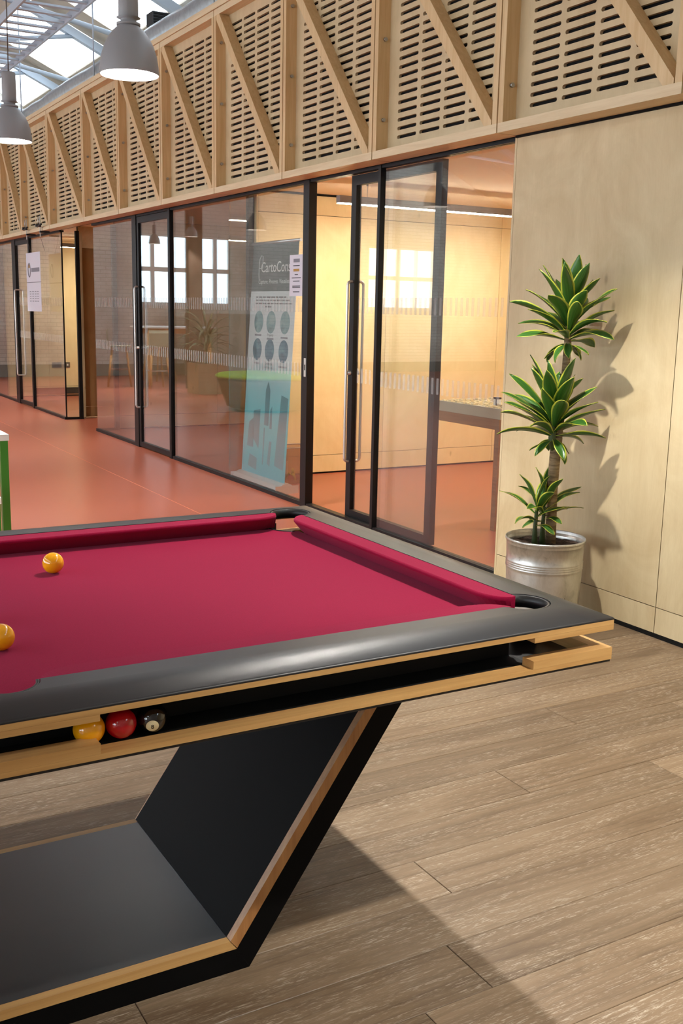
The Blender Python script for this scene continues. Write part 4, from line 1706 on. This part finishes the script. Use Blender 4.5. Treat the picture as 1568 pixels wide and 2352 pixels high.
# clear waste bin with a yellow peel in it
bi = empty('waste_bin', (.42, 7.62, 0), 0, 'clear plastic waste bin with metal rim next to the banner', 'waste bin')
m = MB()
w0, w1, hh, tt = .085, .115, .30, .004
for (sx, sy) in ((1, 0), (-1, 0), (0, 1), (0, -1)):
    if sx:
        pol = [(sx * w0, 0), (sx * w1, hh), (sx * (w1 - tt), hh), (sx * (w0 - tt), 0)]
        mm = MB().prism(pol, -w0, w0, 1)
        for i, v in enumerate(mm.v):
            k = w0 + (w1 - w0) * v[2] / hh
            mm.v[i] = (v[0], math.copysign(k, v[1]), v[2])
    else:
        mm = BX(-w0, w0, 0, tt, 0, hh)
        for i, v in enumerate(mm.v):
            k = (w0 + (w1 - w0) * v[2] / hh)
            mm.v[i] = (math.copysign(k - tt, v[0]), sy * (k - v[1]), v[2])
    b0 = len(m.v)
    m.v += mm.v
    m.f += [tuple(b0 + i for i in f) for f in mm.f]
    m.sm += mm.sm
m.box(-w0, w0, -w0, w0, .002, .006)
m.build('body', 'acrylic', bi)
c = w1
MB().tube([(c, c, hh), (-c, c, hh), (-c, -c, hh), (c, -c, hh), (c, c, hh)], .006, 8).build('rim', 'steel', bi)
pe = empty('banana_peel', (.40, 7.61, .008), 0, 'yellow peel lying in the clear waste bin', 'peel')
for k, (dx, dy, h) in enumerate(((.03, .01, .10), (-.03, .02, .07), (.01, -.035, .06))):
    MB().tube([(0, 0, .05), (dx * .5, dy * .5, h), (dx, dy, .045), (dx * 1.3, dy * 1.3, .012)], [.004, .010, .011, .004], 8).build('strip', 'yellow_rag', pe)

# table with the city model
ta = empty('display_table', (1.12, 5.69, 0), 0, 'brown edged display table inside the lit room', 'table')
BX(-.40, .40, -.375, .385, .667, .735).build('table_top', 'walnut', ta)
for x, y in ((-.377, -.352), (.375, -.352), (.375, .36)):
    BX(x - .022, x + .022, y - .022, y + .022, 0, .667).build('leg', 'walnut', ta)
mo = empty('city_model', (1.13, 5.665, .735), 0, 'pale architectural city model on the display table', 'model')
BX(-.40, .36, -.345, .34, 0, .068).build('base', 'model_base', mo)
rg = random.Random(4)
bl = MB()
for i in range(20):
    for j in range(18):
        if rg.random() < .8:
            x, y = -.385 + i * .037, -.33 + j * .037
            bl.box(x, x + rg.uniform(.016, .03), y, y + rg.uniform(.016, .03), .068, .068 + rg.choice((.004, .006, .009, .012)))
tag(bl.build('building_blocks', 'model_block', mo), kind='stuff')
for k, (y, xo, h, mt_) in enumerate(((-.18, -.30, .050, 'white_lam'), (-.25, -.28, .046, 'white_lam'))):
    st = empty('model_stand', (1.13 + xo, 5.665 + y, .803 + .0), 0, ['small white stand with black side on the city model, the left one', 'small white stand with black top on the city model, the right one'][k], 'stand')
    BX(-.018, .018, -.018, .018, .009, h).build('body', mt_, st)
    BX(-.0185, -.018, -.018, -.006, .009, h).build('side', 'clamp_black', st)
    BX(-.019, .019, -.019, .019, h, h + .012).build('cap', 'clamp_black', st)

# far lit room: sockets and black trunking on its end wall
for (x0, x1, lb) in ((.722, .868, 'double steel socket plate on the plywood of the far lit room'), (.905, 1.0, 'single steel socket plate with white switch in the far lit room')):
    sk = empty('socket', ((x0 + x1) / 2, 16.379, .482), 0, lb, 'socket')
    h = (x1 - x0) / 2
    BX(-h, h, -.008, 0, -.041, .041).build('plate', 'socket', sk)
    for q in ([-.3, .3] if h > .06 else [0.2]):
        BX(q * h - .012, q * h + .012, -.011, -.008, -.012, .016).build('switch', 'white_lam' if h < .06 else 'clamp_black', sk)
tr = BX(.45, 2.0, 16.34, 16.379, .04, .132).build('trunking', 'clamp_black')
tag(tr, 'black trunking along the foot of the far plywood wall', 'trunking')

# ---- hanging sign and clamps at the left
sg_ = empty('hanging_sign', (-.15, 13.77, 0), 0, 'tall white paper sign hung below the clamps at the left', 'sign')
BX(-.001, .001, -.36, .36, 1.68, 2.045).build('sheet', 'paper', sg_)
BX(-.001, .001, -.36, .36, 1.312, 1.672).build('sheet', 'paper', sg_)
BX(-.0015, .0015, -.36, .33, 1.6725, 1.6795).build('fold', 'print_grey', sg_)
pol = [(.2 + .055 * math.cos(2 * PI * k / 24), 1.83 + .085 * math.sin(2 * PI * k / 24)) for k in range(25)]
MB().tube([(-.0025, a, b) for a, b in pol], .007, 6).build('emblem', 'print_grey', sg_)
BX(-.0022, -.0012, .15, .25, 1.86, 1.90).build('emblem_band', 'print_gold', sg_)
BX(-.0022, -.0012, -.31, .10, 1.805, 1.855).build('print_line', 'print_grey', sg_)
m = MB()
for zz in (1.56, 1.53, 1.5, 1.47, 1.44):
    for yy in (.18, .05, -.08, -.2):
        m.box(-.0022, -.0012, yy - .04, yy + .04, zz - .004, zz + .004)
tag(m.build('print_line', 'print_grey', sg_), kind='stuff')
for (y, lb) in ((13.83, 'black and steel bar clamp on the timber box above the sign, left of two'), (13.15, 'black and steel bar clamp on the timber box above the sign, right of two')):
    cl = empty('bar_clamp', (-.195, y, 2.32), 0, lb, 'clamp', 'bar clamps above the sign')
    BX(-.012, -.004, -.012, .012, -.115, .13).build('bar', 'steel', cl)
    BX(-.014, .10, -.018, .018, -.066, -.045).build('jaw', 'clamp_black', cl)
    BX(-.06, .0, -.022, .022, .0, .03).build('jaw', 'clamp_black', cl)
    MB().tube([(-.045, -.02, -.0), (-.045, -.2, .02)], .011, 8).build('grip', 'clamp_black', cl)
    MB().tube([(-.03, 0, .03), (-.03, 0, .12)], .006, 8).build('spindle', 'steel', cl)
    for z in (-.2,):
        MB().tube([(-.008, 0, -.11), (-.002 + .04, 0, -.275)], .002, 6).build('hanging_cord', 'cable', cl)

# ---- white and green table with bench at the left
gt = empty('canteen_table', (-2.30, 5.6, 0), 0, 'white topped table with green steel legs at the left edge', 'table')
BX(-1.8, 0.0, 0, .75, .70, .732).build('table_top', 'white_lam', gt)
for x in (-.045, -1.78):
    for y in (0.01, .68):
        BX(x, x + .04, y, y + .04, 0, .70).build('leg', 'green', gt)
    BX(x, x + .04, .05, .68, .655, .70).build('leg_rail', 'green', gt)
gb = empty('canteen_bench', (-2.425, 5.25, 0), 0, 'low white bench with green legs tucked by the table', 'bench')
BX(-1.7, .0, 0, .28, .43, .463).build('seat', 'white_lam', gb)
for x in (-.043, -1.66):
    for y in (.0, .24):
        BX(x, x + .038, y, y + .038, 0, .43).build('leg', 'green', gb)

# ---- things mirrored in the glass at the far end of the hall
bt = empty('bar_table', (-3.42, 18.45, 0), 0, 'tall bar table with pale timber legs near the brick wall', 'table')
BX(-.75, .6, -.4, .4, 1.02, 1.05).build('table_top', 'white_lam', bt)
for x in (-.65, .5):
    for y in (-.33, .33):
        BX(x - .035, x + .035, y - .035, y + .035, 0, 1.02).build('leg', 'birch_leg', bt)
BX(-.65, .5, -.02, .02, .92, 1.02).build('apron', 'birch_leg', bt)


def stool(x, y, rz, label):
    s_ = empty('bar_stool', (x, y, 0), rz, label, 'stool', 'bar stools round the tall table')
    m_ = MB()
    prof_ = [(-.19, .70), (.17, .69), (.20, .72), (.22, .95), (.20, 1.0), (.185, 1.0), (.195, .95), (.175, .735), (.155, .71), (-.19, .72)]
    m_.prism(prof_, -.2, .2, 1)
    m_.build('shell', 'sage', s_)
    for sx in (-1, 1):
        for sy in (-1, 1):
            MB().tube([(sx * .12, sy * .12, .70), (sx * .2, sy * .2, 0)], [.02, .014], 10).build('leg', 'birch_leg', s_)
    MB().tube([(.16, .16, .3), (-.16, .16, .3), (-.16, -.16, .3), (.16, -.16, .3), (.16, .16, .3)], .008, 8).build('foot_ring', 'steel', s_)
    return s_


stool(-2.36, 18.1, 0.3, 'sage bar stool at the end of the tall table, mirrored leftmost')
stool(-2.86, 17.6, -PI / 2, 'sage bar stool on the near side of the tall table')
stool(-3.6, 19.28, PI / 2, 'sage bar stool between the tall table and brick wall')
pl = empty('planter', (-3.27, 16.3, 0), 0, 'square timber planter with a spiky palm by the column', 'plant')
for (a, b, c_, d) in ((-.25, .25, -.25, -.23), (-.25, .25, .23, .25), (-.25, -.23, -.23, .23), (.23, .25, -.23, .23)):
    BX(a, b, c_, d, 0, .5).build('side', 'planter', pl)
BX(-.23, .23, -.23, .23, .40, .45).build('soil', 'soil', pl)
MB().tube([(0, 0, .42), (.02, 0, .75), (0, .02, 1.0)], .035, 10).build('trunk', 'bark', pl)
pm = leaf_mesh(.55, .030, .0, .9, .2, .2)
rg = random.Random(8)
pls = []
for k in range(4):
    me = leaf_mesh(.5 + .06 * k, .028, .3, .7 + .3 * k, .2, .2).mesh('frond')
    me.materials.append(M['stem'])
    pls.append(me)
for k in range(64):
    o = bpy.data.objects.new('frond', rg.choice(pls))
    COL.objects.link(o)
    o.parent = pl
    o.location = (0, 0, rg.uniform(.65, 1.02))
    az_ = rg.uniform(0, 2 * PI)
    o.rotation_euler = (0, -(rg.uniform(.5, 1.0) if math.sin(az_) > .4 else rg.uniform(-.5, 1.0)), az_)
pf = empty('pouf', (-2.95, 13.35, 0), 0, 'round pouf with a lime green top and grey sides', 'pouf')
MB().lathe([(.002, .03), (.50, .03), (.56, .06), (.70, .42), (.705, .45), (.002, .45)], 48).build('body', 'pouf_grey', pf)
MB().lathe([(.002, .451), (.71, .451), (.725, .47), (.71, .50), (.66, .515), (.002, .52)], 48).build('top', 'pouf_green', pf)
MB().lathe([(.002, 0), (.42, 0), (.42, .03), (.002, .03)], 32).build('foot', 'clamp_black', pf)
struct(BX(-3.57, -3.32, 17.2, 17.37, 0, 7.4).build('column', 'column'), 'brown steel column beside the planter')
sc_ = empty('screen', (-5.3, 20.4, 0), 0, 'beige fabric screen standing before the brick wall', 'screen')
BX(-.8, .8, -.03, .03, .06, 1.28).build('panel', 'screen', sc_)
for x in (-.7, .7):
    BX(x - .03, x + .03, -.2, .2, 0, .06).build('foot', 'alu', sc_)
